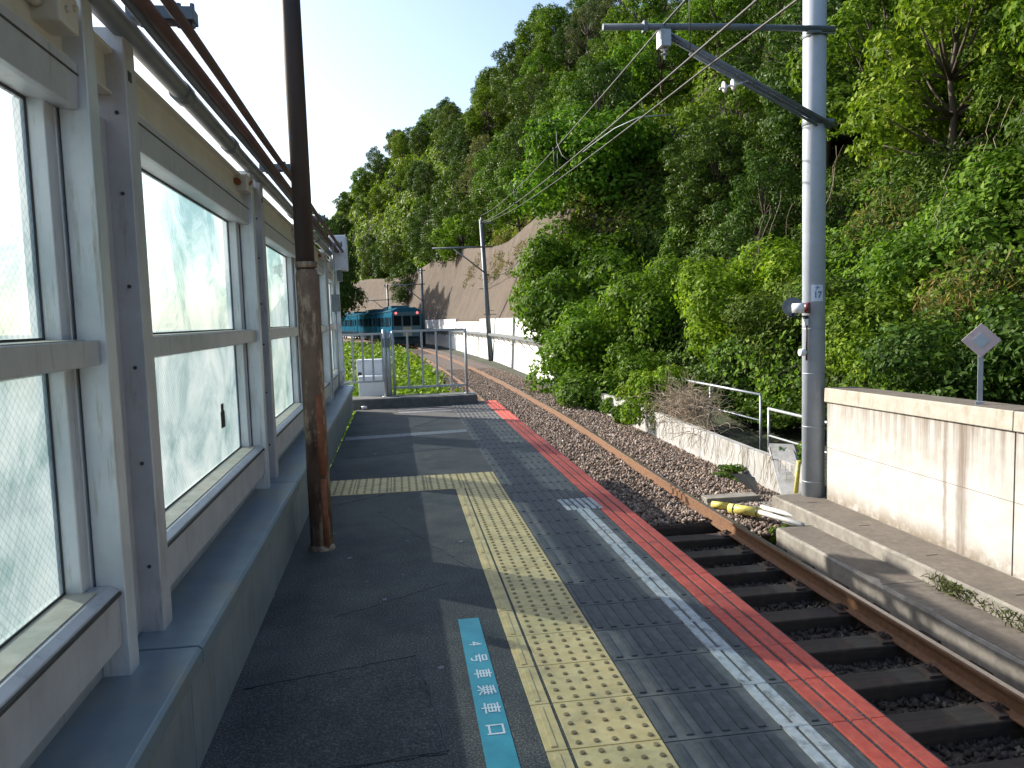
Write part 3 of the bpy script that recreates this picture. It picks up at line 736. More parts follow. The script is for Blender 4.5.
# ------------------------------------------------------------------ right side: concrete steps and wall
st = empty('concrete_ledge', (0, 0, 0), 0, 'two stepped weathered concrete ledge running along the foot of the bright wall', 'ledge')
def wavy(x0, x1, z, zb, y0, y1, n=40):
    m_ = MB(); ys_ = np.linspace(y0, y1, n); b = 0
    for i, y in enumerate(ys_):
        j = random.uniform(-.012, .012) if 0 < i < n - 1 else 0
        m_.v += [(x0 + j + .015, y, zb), (x0 + j, y, z - .02), (x0 + j + .02, y, z + random.uniform(-.004, .004)), (x1, y, z), (x1, y, zb)]
    for i in range(n - 1):
        for q in range(5):
            q2 = (q + 1) % 5; m_.f.append((i * 5 + q, i * 5 + q2, i * 5 + 5 + q2, i * 5 + 5 + q)); m_.sm.append(False)
    m_.f.append((0, 1, 2, 3, 4)); m_.f.append(tuple((n - 1) * 5 + q for q in range(5))[::-1]); m_.sm += [False, False]
    return m_
wavy(4.10, 4.60, -1.07, -1.6, -6, 8.02).build('lower_step', 'conc', st, fixn=True)
wavy(4.52, 5.10, -.93, -1.55, -6, 8.95).build('upper_step', 'conc', st, fixn=True)
mb = MB(); mb.box(4.545, 5.02, -6, 8.9, -.93, -.9265); mb.box(4.13, 4.515, -6, 7.98, -1.07, -1.0665); mb.split('step_surface', 'conc_top', st)
mb = MB()
for y in np.arange(1.1, 8.6, 1.05): mb.box(4.72, 4.84, y, y + .02, -.9262, -.9245)
for y in np.arange(.4, 8.2, 1.9): mb.box(4.115, 4.52, y, y + .012, -1.0662, -1.0655)
mb.split('drain_slot', 'joint', st)

cw = empty('concrete_wall', (0, 0, 0), 0, 'bright stained concrete parapet wall with coping above the ledge', 'wall')
def ztop(y): return .42 + (8.6 - y) * .018
mb = MB(); y0, y1 = -6, 8.6
mb.hexa([(5.045, y0, -1.5), (5.36, y0, -1.5), (5.36, y1, -1.5), (5.045, y1, -1.5), (5.045, y0, ztop(y0) - .17), (5.36, y0, ztop(y0) - .17), (5.36, y1, ztop(y1) - .17), (5.045, y1, ztop(y1) - .17)])
mb.build('wall_face', 'wallface', cw)
# copings in lengths with open joints
yy = [-6, -3.2, -.4, 2.4, 5.72, 8.62]
for a, b in zip(yy[:-1], yy[1:]):
    mb = MB(); a2, b2 = a + .004, b - .004
    mb.hexa([(5.015, a2, ztop(a2) - .168), (5.39, a2, ztop(a2) - .168), (5.39, b2, ztop(b2) - .168), (5.015, b2, ztop(b2) - .168), (5.02, a2, ztop(a2)), (5.39, a2, ztop(a2)), (5.39, b2, ztop(b2)), (5.02, b2, ztop(b2))])
    mb.build('coping', 'conc_cope', cw, .008)
    mb = MB(); mb.hexa([(5.035, a2 + .01, ztop(a2)), (5.385, a2 + .01, ztop(a2)), (5.385, b2 - .01, ztop(b2)), (5.035, b2 - .01, ztop(b2)), (5.035, a2 + .01, ztop(a2) + .003), (5.385, a2 + .01, ztop(a2) + .003), (5.385, b2 - .01, ztop(b2) + .003), (5.035, b2 - .01, ztop(b2) + .003)])
    mb.build('coping_top', 'conc_top', cw)
mb = MB()
for y in (-.4, 2.4, 5.72): mb.box(5.0405, 5.05, y - .004, y + .004, -.93, ztop(y) - .17)
for z in (-.30,): mb.box(5.0435, 5.05, y0, y1, z, z + .003)
mb.split('formwork_joint', 'joint', cw)


# marker sign on the wall
ms = empty('marker_sign', (5.16, 6.27, ztop(6.27) - .02), R(-38), 'faded pink diamond marker board on a short white post on the concrete wall', 'sign')
mb = MB(); mb.box(-.022, .022, -.012, .012, -.06, .58); mb.box(-.035, .035, -.03, -.012, -.10, .05); mb.build('post', 'galv', ms, .003)
def diamond(r, y0, y1, cz):
    m_ = MB(); b = [(r, cz), (0, cz + r), (-r, cz), (0, cz - r)]; m_.prism(b, y0, y1); return m_
diamond(.155, -.026, -.013, .60).build('board', 'sign_pink', ms, .002, fixn=True)
diamond(.072, -.029, -.0262, .60).build('centre_patch', 'sign_grey', ms, fixn=True)

# ------------------------------------------------------------------ big catenary mast
PX, PY = 4.985, 8.80
mast = empty('catenary_mast', (PX, PY, -.94), 0, 'tall grey tubular overhead line mast at the end of the concrete wall', 'mast')
mb = MB(); mb.tube([(0, 0, -.5), (0, 0, 9.5)], .132, 32); mb.build('mast_tube', 'polepaint', mast)
mb = MB()
for z in (.19, .87, 1.52, 2.06): mb.tube([(0, 0, z), (0, 0, z + .012)], .1335, 32)
mb.split('band', 'galv', mast)
mb = MB()
for z in (5.50, 4.50): mb.tube([(0, 0, z - .03), (0, 0, z + .03)], .141, 24); mb.box(-.17, .17, -.155, -.14, z - .02, z + .02)
mb.build('clamp', 'galv_dark', mast, .003)
arm = MB(); arm.tube([(.16, -.15, 5.53), (-1.2, -.15, 5.525), (-2.6, -.15, 5.49)], .036, 12); a_ = arm.build('bracket_arm', 'galv_dark', mast)
mb = MB(); mb.box(-2.14, -2.10, -.2, -.1, 5.45, 5.56); mb.box(-.18, -.02, -.19, -.11, 5.48, 5.50); mb.build('arm_clamp', 'galv_dark', a_)
# braces: twin channels from arm down to the mast
mb = MB()
for dy in (-.05, .05):
    mb.tube([(.14, -.15 + dy, 4.42), (-1.95, -.15 + dy, 5.47)], .024, 8)
mb.tube([(-.05, -.15, 4.44), (-1.6, -.15, 5.22)], .016, 8)
mb.split('brace', 'galv_dark', mast)
mb = MB()
for k in range(9): mb.tube([(-.3 - .18 * k, -.2, 4.64 + .09 * k), (-.3 - .18 * k, -.1, 4.64 + .09 * k)], .012, 6)
mb.split('brace_batten', 'galv_dark', mast)
# insulators
mb = MB()
def insul(mb, c, axis, n=3, r=.055, p=.045):
    c = Vector(c); a = Vector(axis).normalized()
    for i in range(n):
        q = c + a * p * i; mb.tube([q - a * .014, q, q + a * .012], [r * .35, r, r * .5], 14)
    mb.tube([c - a * .06, c + a * (p * n)], .012, 8)
insul(mb, (-1.21, -.2, 4.84), (1, 0, .25), 2, .07, .11)
mb.build('insulator', 'porcelain', mast)
mb = MB(); mb.tube([(-.9, -.15, 4.93), (-1.2, -.2, 4.85), (-1.75, -.6, 4.75), (-2.3, -1.3, 4.66)][:2], .01, 6); mb.build('insulator_hanger', 'galv', mast)
mb = MB(); mb.box(-1.97, -1.85, -.26, -.1, 5.27, 5.45); insul(mb, (-1.9, -.18, 5.2), (0, 0, 1), 2, .05)
mb.build('messenger_support', 'galv', mast, .006)
# number plate
pl = bpy.data.objects.new('number_plate', None); COL.objects.link(pl); pl.parent = mast; pl.location = (.034, -.0, 2.505); pl.rotation_euler = (0, 0, R(-4))
mb = MB()
nn = 8
for i in range(nn):
    pass
def curved(x0, x1, z0, z1, r0, r1, n=8):
    m_ = MB(); a0, a1 = math.asin(x0 / r1), math.asin(x1 / r1)
    for i in range(n + 1):
        a = a0 + (a1 - a0) * i / n
        for (r, z) in ((r0, z0), (r1, z0), (r1, z1), (r0, z1)): m_.v.append((r * math.sin(a), -r * math.cos(a), z))
    for i in range(n):
        for q in range(4):
            q2 = (q + 1) % 4; m_.f.append((i * 4 + q, i * 4 + q2, i * 4 + 4 + q2, i * 4 + 4 + q)); m_.sm.append(False)
    m_.f.append((0, 1, 2, 3)); m_.f.append(tuple(n * 4 + q for q in range(4))[::-1]); m_.sm += [False] * 2
    return m_
pl.location = (0, 0, 2.505); pl.rotation_euler = (0, 0, R(-14))
curved(-.012 - .045, .12 - .045, -.11, .085, .131, .1365).build('plate', 'plate_white', pl, fixn=True)
to = text_mesh('plate_digits', '17', .105, 'plate_ink', pl, (.008, -.1405, -.035), (R(90), 0, 0), bold=.003, sx=.9)
to2 = text_mesh('plate_mark', '大', .055, 'plate_ink', pl, (.008, -.1405, .045), (R(90), 0, 0), bold=.002, sx=1.)
# warning lamps on the mast
wl = empty('warning_lamp', (PX - .145, PY - .06, 1.20), R(0), 'black hooded warning lamp with white barrel on the left of the grey mast', 'lamp')
mb = MB(); mb.tube([(-.16, .0, .20), (-.155, .012, .20)], .115, 20); mb.build('back_disc', 'galv_dark', wl)
mb = MB(); mb.tube([(-.17, -.01, .18), (-.05, -.09, .18)], [.058, .062], 16); mb.build('barrel', 'porcelain', wl)
mb = MB(); mb.tube([(-.05, -.09, .18), (.0, -.125, .18)], [.064, .066], 16); mb.build('hood', 'lamp_glass', wl)
mb = MB(); mb.box(-.22, .03, -.02, .02, .075, .09); mb.box(-.02, .03, -.03, .02, -.02, .08); mb.tube([(-.16, 0, .08), (-.16, 0, .14)], .014, 8); mb.build('bracket', 'black', wl)
mb = MB(); mb.box(-.035, .02, -.05, .01, -.03, .05); mb.build('terminal_box', 'porcelain', wl, .005)
wl2 = empty('white_horn', (PX - .145, PY - .05, .75), 0, 'small white bell shaped horn on a thin conduit low on the grey mast', 'horn')
mb = MB(); mb.tube([(-.08, -.03, .1), (-.02, -.03, .1), (.0, -.03, .1)], [.042, .045, .03], 16); mb.build('bell', 'porcelain', wl2)
mb = MB(); mb.tube([(.01, -.03, -.0), (.01, -.03, .42)], .012, 8); mb.build('conduit', 'rust_dark', wl2)

# ------------------------------------------------------------------ overhead wires
def wire(name, pts, r, label, sag=0., cat='wire', n=30):
    mb = MB(); A = [Vector(p) for p in pts]; out = []
    for a, b in zip(A[:-1], A[1:]):
        for i in range(n):
            t = i / n; p = a.lerp(b, t); p.z -= sag * 4 * t * (1 - t); out.append(p)
    out.append(A[-1]); mb.tube(out, r, 6)
    return tag(mb.build(name, 'wire'), label, cat)
PY2, PX2 = 49.35, 5.75
wire('contact_wire', [(2.55, -25, 4.05), (3.02, 8.3, 3.93), (PX2 - .25, PY2, 7.45)], .012, 'lower contact wire nearer the platform running from overhead to the distant mast', .25)
wire('contact_wire', [(3.6, -25, 4.2), (3.38, 8.3, 3.98), (PX2 - .15, PY2, 7.4)], .011, 'lower contact wire on the mast side running from overhead to the distant mast', .28)
wire('messenger_wire', [(2.6, -25, 5.3), (3.08, 8.62, 4.59), (PX2 - .3, PY2, 7.85)], .012, 'upper messenger wire resting on the bracket arm and running to the distant mast', .35)
mb = MB(); mb.tube([(2.98, 7.6, 3.97), (2.98, 7.6, 4.74)], .006, 6)
tag(mb.build('wire_hanger', 'wire'), 'vertical wire dropper close to the bracket arm of the near mast', 'dropper', 'wire droppers')
for y, lb in ((17.0, 'vertical double wire dropper halfway along the overhead wires'), (26.5, 'short vertical wire dropper near the distant mast')):
    t = (y - 8.62) / (PY2 - 8.62); xm = 3.08 + (PX2 - .3 - 3.08) * t; zm = 4.59 + (7.85 - 4.59) * t - .35 * 4 * t * (1 - t); zc = 3.93 + (7.45 - 3.93) * t - .25 * 4 * t * (1 - t)
    mb = MB()
    for dx in (-.04, .04): mb.tube([(xm + dx, y, zm), (xm + dx, y, zc)], .009, 6)
    mb.box(xm - .06, xm + .06, y - .02, y + .02, zc - .02, zc + .02); mb.box(xm - .06, xm + .06, y - .02, y + .02, zm - .02, zm + .02)
    tag(mb.build('wire_hanger', 'wire'), lb, 'dropper', 'wire droppers')
mb = MB(); mb.tube([(3.3, 15.6, 5.05), (3.22, 15.2, 4.75), (3.25, 14.9, 4.45), (3.4, 14.6, 4.22)], .008, 6)
tag(mb.build('jumper_wire', 'wire'), 'curved jumper cable looping between the upper and lower overhead wires', 'cable')
mb = MB(); mb.tube([(4.15, 11.4, 4.32), (3.8, 11.8, 4.38), (3.55, 12.3, 4.33), (3.42, 13.2, 4.28), (3.42, 13.9, 4.3)], .010, 8)
tag(mb.build('pull_off_bar', 'galv_dark'), 'curved steel pull off bar below the overhead wires', 'bar')

# ------------------------------------------------------------------ distant masts
def far_mast(x, y, zt, arm_z, arml, label, leanx=0.):
    r = empty('distant_mast', (x, y, -1.36), 0, label, 'mast', 'distant concrete masts')
    mb = MB(); hh = zt + 1.36; mb.tube([(0, 0, -.2), (leanx, 0, hh)], [.17, .13], 14); mb.build('mast_tube', 'galv_dark', r)
    az = arm_z + 1.36
    mb = MB(); mb.tube([(.3, -.2, az + .02), (-arml, -.2, az - .04)], .055, 8); mb.build('crossarm', 'galv_dark', r)
    mb = MB(); mb.tube([(0, -.2, az - 1.8), (-arml * .62, -.2, az - .06)], .045, 8); mb.build('brace', 'galv_dark', r)
    mb = MB(); mb.tube([(-.45, -.2, hh - .25), (.4, -.2, hh - .25)], .05, 8); mb.tube([(-.35, -.2, hh - .25), (-.35, -.2, hh + .1)], .06, 8); mb.tube([(0, -.2, hh - .6), (-.4, -.2, hh - .3)], .03, 6); mb.build('pole_head', 'galv_dark', r)
    mb = MB(); mb.box(-.4, .4, -.24, -.17, 2.95, 3.0); mb.box(-.25, .25, -.24, -.17, 3.2, 3.24); mb.build('step_bracket', 'galv_dark', r)
    return r
far_mast(PX2 + .05, PY2, 7.6, 5.85, 3.5, 'pale concrete mast with crossarm in front of the white retaining wall', -.35)
far_mast(float(cx(84)) + 2.9, 84, 6.9, 5.2, 3.2, 'slim dark mast standing just right of the train end')
far_mast(float(cx(112)) + 3.3, 112, 6.6, 4.4, 3.2, 'farthest mast rising behind the train roof', .0)
mb = MB(); mb.tube([(PX2 + 1.0, PY2 - .5, -1.3), (PX2 + 3.0, PY2 + 1.0, 4.9)], .11, 10); mb.tube([(PX2 + 2.45, PY2 + .6, 3.2), (PX2 + 3.1, PY2 + .7, 3.0)], .05, 6)
tag(mb.build('leaning_strut', 'pipe_rust'), 'dark leaning strut pole against the brown slope right of the concrete mast', 'pole')

# ------------------------------------------------------------------ white retaining wall + brown slope
def upath(y0, y1, dy, duf, z=0.):
    out = []
    for y in np.arange(y0, y1, dy): h = head(y); u = duf(y); out.append((float(cx(y)) + u, float(y), z, h))
    return out
rw = empty('retaining_wall', (0, 0, 0), 0, 'white concrete retaining wall along the far curve of the track', 'wall')
segs = [(30.5, 42, 1.35), (42, 56, 1.35), (56, 70, 1.15), (70, 95, 1.4), (95, 150, 1.4)]
for a, b, zt in segs:
    mb = MB(); mb.sweep([(0, -1.6), (.5, -1.6), (.62, zt), (.2, zt)], upath(a, b + .1, 1.5, WU)); mb.build('wall_panel', 'whitewall', rw, fixn=True)
ct = empty('cable_trough', (0, 0, 0), 0, 'dark cable trough on brackets fixed along the white retaining wall', 'cable trough')
mb = MB(); mb.sweep([(-.28, .28), (.0, .28), (.0, .42), (-.28, .42)], upath(32, 120, 2, lambda y: WU(y) + .04)); mb.build('trough', 'galv_dark', ct, fixn=True)
mb = MB()
for y in np.arange(33, 110, 2.2):
    x = float(cx(y) + WU(y)); mb.tube([(x + .1, y, -.15), (x - .22, y, .28)], .025, 5); mb.box(x - .25, x + .1, y - .03, y + .03, .24, .28)
mb.split('bracket', 'galv', ct)
nY = 90; nV = 14; V = []
for i, y in enumerate(np.linspace(37, 150, nY)):
    top = 7.2 + 1.2 * float(sm(55, 75, y)) - .5 * math.sin(y * .12) - 1.2 * (1 - float(sm(36, 46, y)))
    for j in range(nV):
        t = j / (nV - 1); z = 1.1 + (top - 1.1) * t
        u = WU(y) + .3 + 2.9 * t + .15 * (vnoise(y, z, 1.6, 4) - .5) - .5 * t * t
        V.append((float(cx(y)) + float(u), float(y), z))
V = np.array(V); F = []
for i in range(nY - 1):
    for j in range(nV - 1): a = i * nV + j; F.append((a, a + nV, a + nV + 1, a + 1))
o = npmesh('retaining_slope', V, np.array(F), 'slope', smooth=True)
sol = o.modifiers.new('solid', 'SOLIDIFY'); sol.thickness = .5; sol.offset = 1 
tag(o, 'steep brown sprayed concrete slope above the white retaining wall', 'slope')
wire('slope_cable', [(7.3, 42, 5.3), (6.9, 52, 4.3), (6.6, 64, 3.9)], .03, 'dark cable drooping across the brown slope', .3, 'cable')

# ------------------------------------------------------------------ low wall, rails, pipes by the mast
lw = empty('low_wall', (0, 0, 0), 0, 'low white concrete wall overgrown with vines beside the ballast', 'wall')
mb = MB(); pts = [(5.55, 9.95), (5.42, 11.6), (5.40, 13.5), (5.42, 15.8), (5.42, 18.0), (5.4, 20.5), (5.42, 24.)]
zt = [-.86, -.83, -.80, -.77, -.75, -.78, -.8]
for i in range(len(pts) - 1):
    (xa, ya), (xb, yb) = pts[i], pts[i + 1]
    m_ = MB(); m_.hexa([(xa, ya, -1.5), (xa + .16, ya, -1.5), (xb + .16, yb, -1.5), (xb, yb, -1.5), (xa + .02, ya, zt[i]), (xa + .16, ya, zt[i]), (xb + .16, yb - .01, zt[i + 1]), (xb + .02, yb - .01, zt[i + 1])])
    m_.build('wall_panel', 'lowwall', lw, .01)
mb = MB(); mb.hexa([(5.1, 9.7, -1.4), (5.42, 9.5, -1.4), (5.62, 9.9, -1.4), (5.3, 10.1, -1.4), (5.5, 11.0, -.72), (5.8, 10.8, -.72), (5.84, 10.86, -.66), (5.54, 11.06, -.66)])
tag(mb.build('leaning_slab', 'lowwall', fixn=True, bevel=.008), 'flat grey concrete slab leaning at the near end of the low wall', 'slab')
mb = MB(); mb.hexa([(5.02, 10.4, -1.3), (5.05, 10.37, -1.3), (5.08, 10.42, -1.3), (5.05, 10.45, -1.3), (4.72, 10.6, -1.0), (4.86, 10.52, -.99), (5.1, 10.62, -1.08), (5.02, 10.72, -1.09)])
tag(mb.build('broken_slab', 'conc', fixn=True), 'small broken concrete fragment sticking up from the ballast by the low wall', 'slab')
mb = MB(); mb.box(4.0, 4.75, 9.75, 9.98, -1.3, -1.13); mb.box(3.95, 4.9, 9.35, 9.7, -1.36, -1.2)
tag(mb.build('trough_cover', 'conc', bevel=.01), 'flat concrete trough covers lying beside the far rail', 'cover')
def railing(name, pts, posts, label, z0):
    r = empty(name, (0, 0, 0), 0, label, 'railing', 'white pipe handrails')
    mb = MB(); mb.tube(pts, .024, 10); mb.build('top_rail', 'galv', r)
    mb = MB(); mb.tube([(p[0], p[1], p[2] - .45) for p in pts], .016, 8); mb.build('mid_rail', 'galv', r)
    for p in posts: mb = MB(); mb.tube([p, (p[0], p[1], z0)], .022, 10); mb.build('post', 'galv', r)
railing('handrail', [(6.1, 17.4, -.10), (6.12, 12.5, -.08)], [(6.1, 16.9, -.1), (6.12, 14.7, -.1), (6.12, 12.52, -.08)], 'longer white pipe handrail behind the dry twigs on the low wall', -1.2)
railing('handrail', [(6.05, 12.1, -.27), (6.3, 9.4, -.34)], [(6.05, 12.08, -.27), (6.17, 10.8, -.31), (6.3, 9.42, -.34)], 'short lower white pipe handrail just left of the grey mast', -1.2)
yp = empty('yellow_cable_cover', (0, 0, 0), 0, 'yellow plastic cable covers lying beside the rail', 'cable cover')
for a, b, r in (((3.98, 9.52, -1.15), (4.10, 9.36, -1.14), .045), ((4.06, 9.18, -1.12), (4.33, 8.86, -1.12), .058)):
    mb = MB(); mb.tube([a, b], r, 14); mb.build('cover', 'yellow_pipe', yp)
mb = MB(); mb.tube([(4.10, 9.132, -1.12), (4.11, 9.12, -1.12)], .061, 14); mb.tube([(4.30, 8.896, -1.12), (4.31, 8.884, -1.12)], .061, 14); mb.split('strap', 'black', yp)
wp = empty('white_pipes', (0, 0, 0), 0, 'two white plastic pipes entering the concrete ledge beside the yellow cover', 'pipes')
for dx in (0, .15):
    mb = MB(); mb.tube([(4.30 + dx, 8.90 + dx * 1.2, -1.11), (4.42 + dx * 1.1, 8.02 + dx * 1.2, -1.06)], .03, 12); mb.build('pipe', 'white_pipe', wp)
mb = MB(); mb.tube([(4.93, 9.12, -1.0), (4.96, 9.1, -.55)], .028, 10)
tag(mb.build('yellow_guy_guard', 'yellow_pipe'), 'thin yellow guard tube standing at the foot of the grey mast', 'guard')

# ------------------------------------------------------------------ train
def make_car(first):
    c = empty('train_car', (0, 0, -1.10), 0)
    L = 18.; W_ = 1.42
    body = MB(); body.prism([(-W_, .95), (W_, .95), (W_, 2.9), (W_ - .12, 3.45), (W_ - .6, 3.72), (-W_ + .6, 3.72), (-W_ + .12, 3.45), (-W_, 2.9)], 0, L)
    bo = body.build('body', 'train_blue', c, .05, fixn=True)
    mb = MB(); mb.box(-1.2, 1.2, .3, L - .3, .35, .95); mb.build('underframe', 'train_dark', c)
    mb = MB(); mb.box(-W_ - .006, W_ + .006, .15, L - .15, .98, 1.25); mb.build('skirt_band', 'train_dark', c)
    mb = MB(); mb.box(-W_ + .05, -W_ + .5, .2, L - .2, 3.46, 3.5); mb.box(-.9, .9, 5, 8, 3.7, 4.0); mb.box(-.9, .9, 10, 13, 3.7, 4.0); mb.box(-W_ + .02, W_ - .02, .1, L - .1, 3.38, 3.45); mb.build('roof', 'train_pale', c, .03)
    for y in (.6, 16.2):
        for s_ in (-1, 1): mb = MB(); mb.box(min(s_ * (W_ + .012), s_ * W_), max(s_ * (W_ + .012), s_ * W_), y, y + 1.1, 2.0, 2.85); mb.build('window', 'train_glass', c)
    for y in (2.2, 6.6, 11.0, 15.0):
        for s_ in (-1, 1):
            mb = MB(); x0, x1 = sorted((s_ * (W_ + .02), s_ * (W_ - .01))); mb.box(x0, x1, y, y + 1.2, 1.0, 2.98); d_ = mb.build('door', 'train_blue', c, .005)
            mb = MB(); x0, x1 = sorted((s_ * (W_ + .026), s_ * W_)); mb.box(x0, x1, y + .15, y + .52, 1.9, 2.8); mb.box(x0, x1, y + .68, y + 1.05, 1.9, 2.8); mb.build('door_glass', 'train_glass', d_)
    for y in (3.8, 5.1, 8.2, 9.5, 12.5, 13.7):
        for s_ in (-1, 1): mb = MB(); x0, x1 = sorted((s_ * (W_ + .012), s_ * W_)); mb.box(x0, x1, y, y + 1.05, 1.9, 2.85); mb.build('window', 'train_glass', c)
    for y in (2.0, 13.6):
        mb = MB()
        for dy in (0, 2.1):
            for s_ in (-1, 1): mb.tube([(s_ * .72, y + dy, .43), (s_ * .84, y + dy, .43)], .43, 16)
        mb.box(-1.0, 1.0, y - .3, y + 2.4, .35, .6); mb.build('bogie', 'train_dark', c)
    if first:
        mb = MB(); mb.box(-W_ + .12, W_ - .12, -.03, 0, 1.0, 3.3); fr = mb.build('end_panel', 'train_pale', c, .02)
        for x0, x1, nm in ((-1.22, -.5, 'windscreen'), (.5, 1.22, 'windscreen'), (-.36, .36, 'gangway_window')):
            mb = MB(); mb.box(x0, x1, -.045, -.031, 2.0, 2.95); mb.build(nm, 'train_glass', c)
        mb = MB(); mb.box(-.42, .42, -.05, -.032, 1.05, 1.9); mb.build('gangway_door', 'train_cream', c, .01)
        for x0, x1 in ((-1.25, -.5), (.5, 1.25)): mb = MB(); mb.box(x0, x1, -.045, -.031, 1.15, 1.75); mb.build('lower_panel', 'train_pale', c, .01)
        for x in (-1.0, 1.0): mb = MB(); mb.tube([(x, -.07, 3.2), (x, -.03, 3.2)], .12, 12); mb.build('tail_light', 'tail', c)
        mb = MB(); mb.box(-.35, .35, -.06, -.033, 3.08, 3.28); mb.build('destination_box', 'train_pale', c)
        mb = MB(); mb.tube([(0, -.35, .75), (0, 0, .75)], .12, 8); mb.box(-1.1, 1.1, -.1, .05, .3, .7); mb.build('coupler', 'train_dark', c)
    return c
yy = 73.5
for k, lb in enumerate(('rear car of the teal blue train with red tail lamps on its end', 'second teal blue train car ahead of the rear car', 'third teal blue train car curving away behind the windbreak wall')):
    c = make_car(k == 0); y2 = yy + 17.6; xa, xb = float(cx(yy)), float(cx(y2))
    c.location = (xa, yy, -1.10); c.rotation_euler = (0, 0, -math.atan2(xb - xa, y2 - yy)); tag(c, lb, 'train car', 'cars of the train')
    yy += 18.4

# ------------------------------------------------------------------ vegetation
def leaves(C, N, size, aspect=1.7, fold=.25, jit=.35):
    """kite leaf per centre, lying across normal N"""
    n = len(C); N = N + RNG.normal(0, jit, N.shape); N /= np.linalg.norm(N, axis=1, keepdims=True) + 1e-9
    T = np.cross(N, RNG.normal(0, 1, N.shape)); T /= np.linalg.norm(T, axis=1, keepdims=True) + 1e-9
    T[:, 2] -= .35; T -= N * np.sum(T * N, 1, keepdims=True); T /= np.linalg.norm(T, axis=1, keepdims=True) + 1e-9
    B = np.cross(N, T); s = (size * RNG.uniform(.6, 1.25, n))[:, None] if np.isscalar(size) else (size * RNG.uniform(.6, 1.25, n))[:, None]
    a = C - T * s * .5; b = C + B * s * .5 / aspect * 1. + N * s * fold * .4 - T * s * .08; c = C + T * s * .55; d = C - B * s * .5 / aspect + N * s * fold * .4 - T * s * .08
    V = np.stack([a, b, c, d], 1).reshape(-1, 3)
    i = np.arange(n)[:, None] * 4
    F = np.concatenate([i + np.array([[0, 1, 2]]), i + np.array([[0, 2, 3]])], 1).reshape(-1, 3)
    return V, F
def blobs(centres, radii, nper, flat=.8, size=.15, shell=.72, upb=.35, jit=.45, ddown=.35):
    Cs, Ns = [], []
    for c, r, n in zip(centres, radii, nper):
        d = RNG.normal(0, 1, (n, 3)); d /= np.linalg.norm(d, axis=1, keepdims=True)
        d = d[(d[:, 2] > -.25) | (RNG.uniform(0, 1, n) < ddown)]
        # knobbly surface
        k = 1 + .22 * np.sin(d[:, 0] * 5 + c[0] * 3) * np.cos(d[:, 1] * 5 + c[1]) + .12 * np.sin(d[:, 2] * 9 + c[2])
        rr = r * k * RNG.uniform(shell, 1.05, len(d)) ** .8
        p = c + d * rr[:, None] * np.array([1, 1, flat])
        Cs.append(p); N = d.copy(); N[:, 2] += upb; Ns.append(N)
    return leaves(np.concatenate(Cs), np.concatenate(Ns), size, jit=jit)
def make_tree(name, seed, Ht, Rc, mat, nblob, nleaf, size, crown_lo=.35, sparse=1., flat=.75):
    rs = np.random.default_rng(seed); random.seed(seed)
    r = empty(name)
    # trunk and limbs
    mb = MB(); lean = rs.uniform(-.3, .3, 2)
    top = Vector((lean[0], lean[1], Ht * .78)); pts = [Vector((0, 0, -.6))]
    for i in range(1, 7):
        t = i / 6; pts.append(Vector((lean[0] * t + rs.uniform(-.08, .08), lean[1] * t + rs.uniform(-.08, .08), Ht * .78 * t)))
    r0 = Ht * .022
    mb.tube(pts, [r0 * (1 - .75 * i / 6) for i in range(7)], 8)
    cs, rad = [], []
    for i in range(nblob):
        a = i * 2.399 + rs.uniform(-.4, .4); t = (i + .5) / nblob
        zz = crown_lo + (1 - crown_lo) * t
        env = math.sin(math.pi * min(.97, max(.12, .22 + .78 * (t)))) ** .6 if t > .35 else .75 + .25 * t / .35
        q = Rc * env * rs.uniform(.35, 1.0) ** .7
        c = Vector((lean[0] * zz + q * math.cos(a), lean[1] * zz + q * math.sin(a), Ht * (zz * .92)))
        rb_ = Rc * rs.uniform(.2, .38) * (1.05 - .3 * t)
        cs.append(np.array(c)); rad.append(rb_)
        s0 = pts[min(5, 1 + int(zz * 4.2))]; m = s0.lerp(c, .5) + Vector((0, 0, -.12 * Rc * rs.uniform(0, 1)))
        mb.tube([s0, m, c], [r0 * .38, r0 * .25, r0 * .08], 5)
    t_ = mb.build('trunk', 'bark', r)
    w_ = np.array(rad) ** 2; nper = (nleaf * sparse * w_ / w_.sum()).astype(int) + 20
    V, F = blobs(cs, rad, nper, flat, size)
    cr_ = npmesh('crown', V, F, mat, r)
    CH[r.name] = [t_, cr_]
    return r
def bush(name, seed, n, R_, Hh, mat, nleaf, size, label=None, loc=(0, 0, 0), group=None, cat='shrub'):
    rs = np.random.default_rng(seed); cs, rad = [], []
    for i in range(n):
        a = rs.uniform(0, 6.28); q = R_ * math.sqrt(rs.uniform(0, 1)) * .8; z = Hh * rs.uniform(.1, .85) * (1 - .5 * (q / R_) ** 2)
        cs.append(np.array((q * math.cos(a), q * math.sin(a), z))); rad.append(R_ * rs.uniform(.22, .4))
    w_ = np.array(rad) ** 2; V, F = blobs(cs, rad, (nleaf * w_ / w_.sum()).astype(int), .85, size, ddown=.8)
    r = empty(name, loc, 0, label, cat, group)
    mb = MB()
    for c in cs[::2]: mb.tube([(0, 0, -.3), (c[0] * .5, c[1] * .5, c[2] * .4), tuple(c)], [.05, .035, .015], 5)
    a = mb.build('stems', 'bark', r); b = npmesh('foliage', V, F, mat, r); CH[r.name] = [a, b]
    return r
def put(proto, x, y, s, label, cat, group, used=[], dz=0., rz=None):
    if proto.name in used: o = copy_tree(proto)
    else: o = proto; used.append(proto.name)
    o.location = (x, y, float(terr(np.array(x), np.array(y))) + dz); sx = s * random.uniform(.9, 1.1)
    o.scale = (sx, sx, s); o.rotation_euler = (0, 0, random.uniform(0, 6.28) if rz is None else rz)
    tag(o, label, cat, group); return o
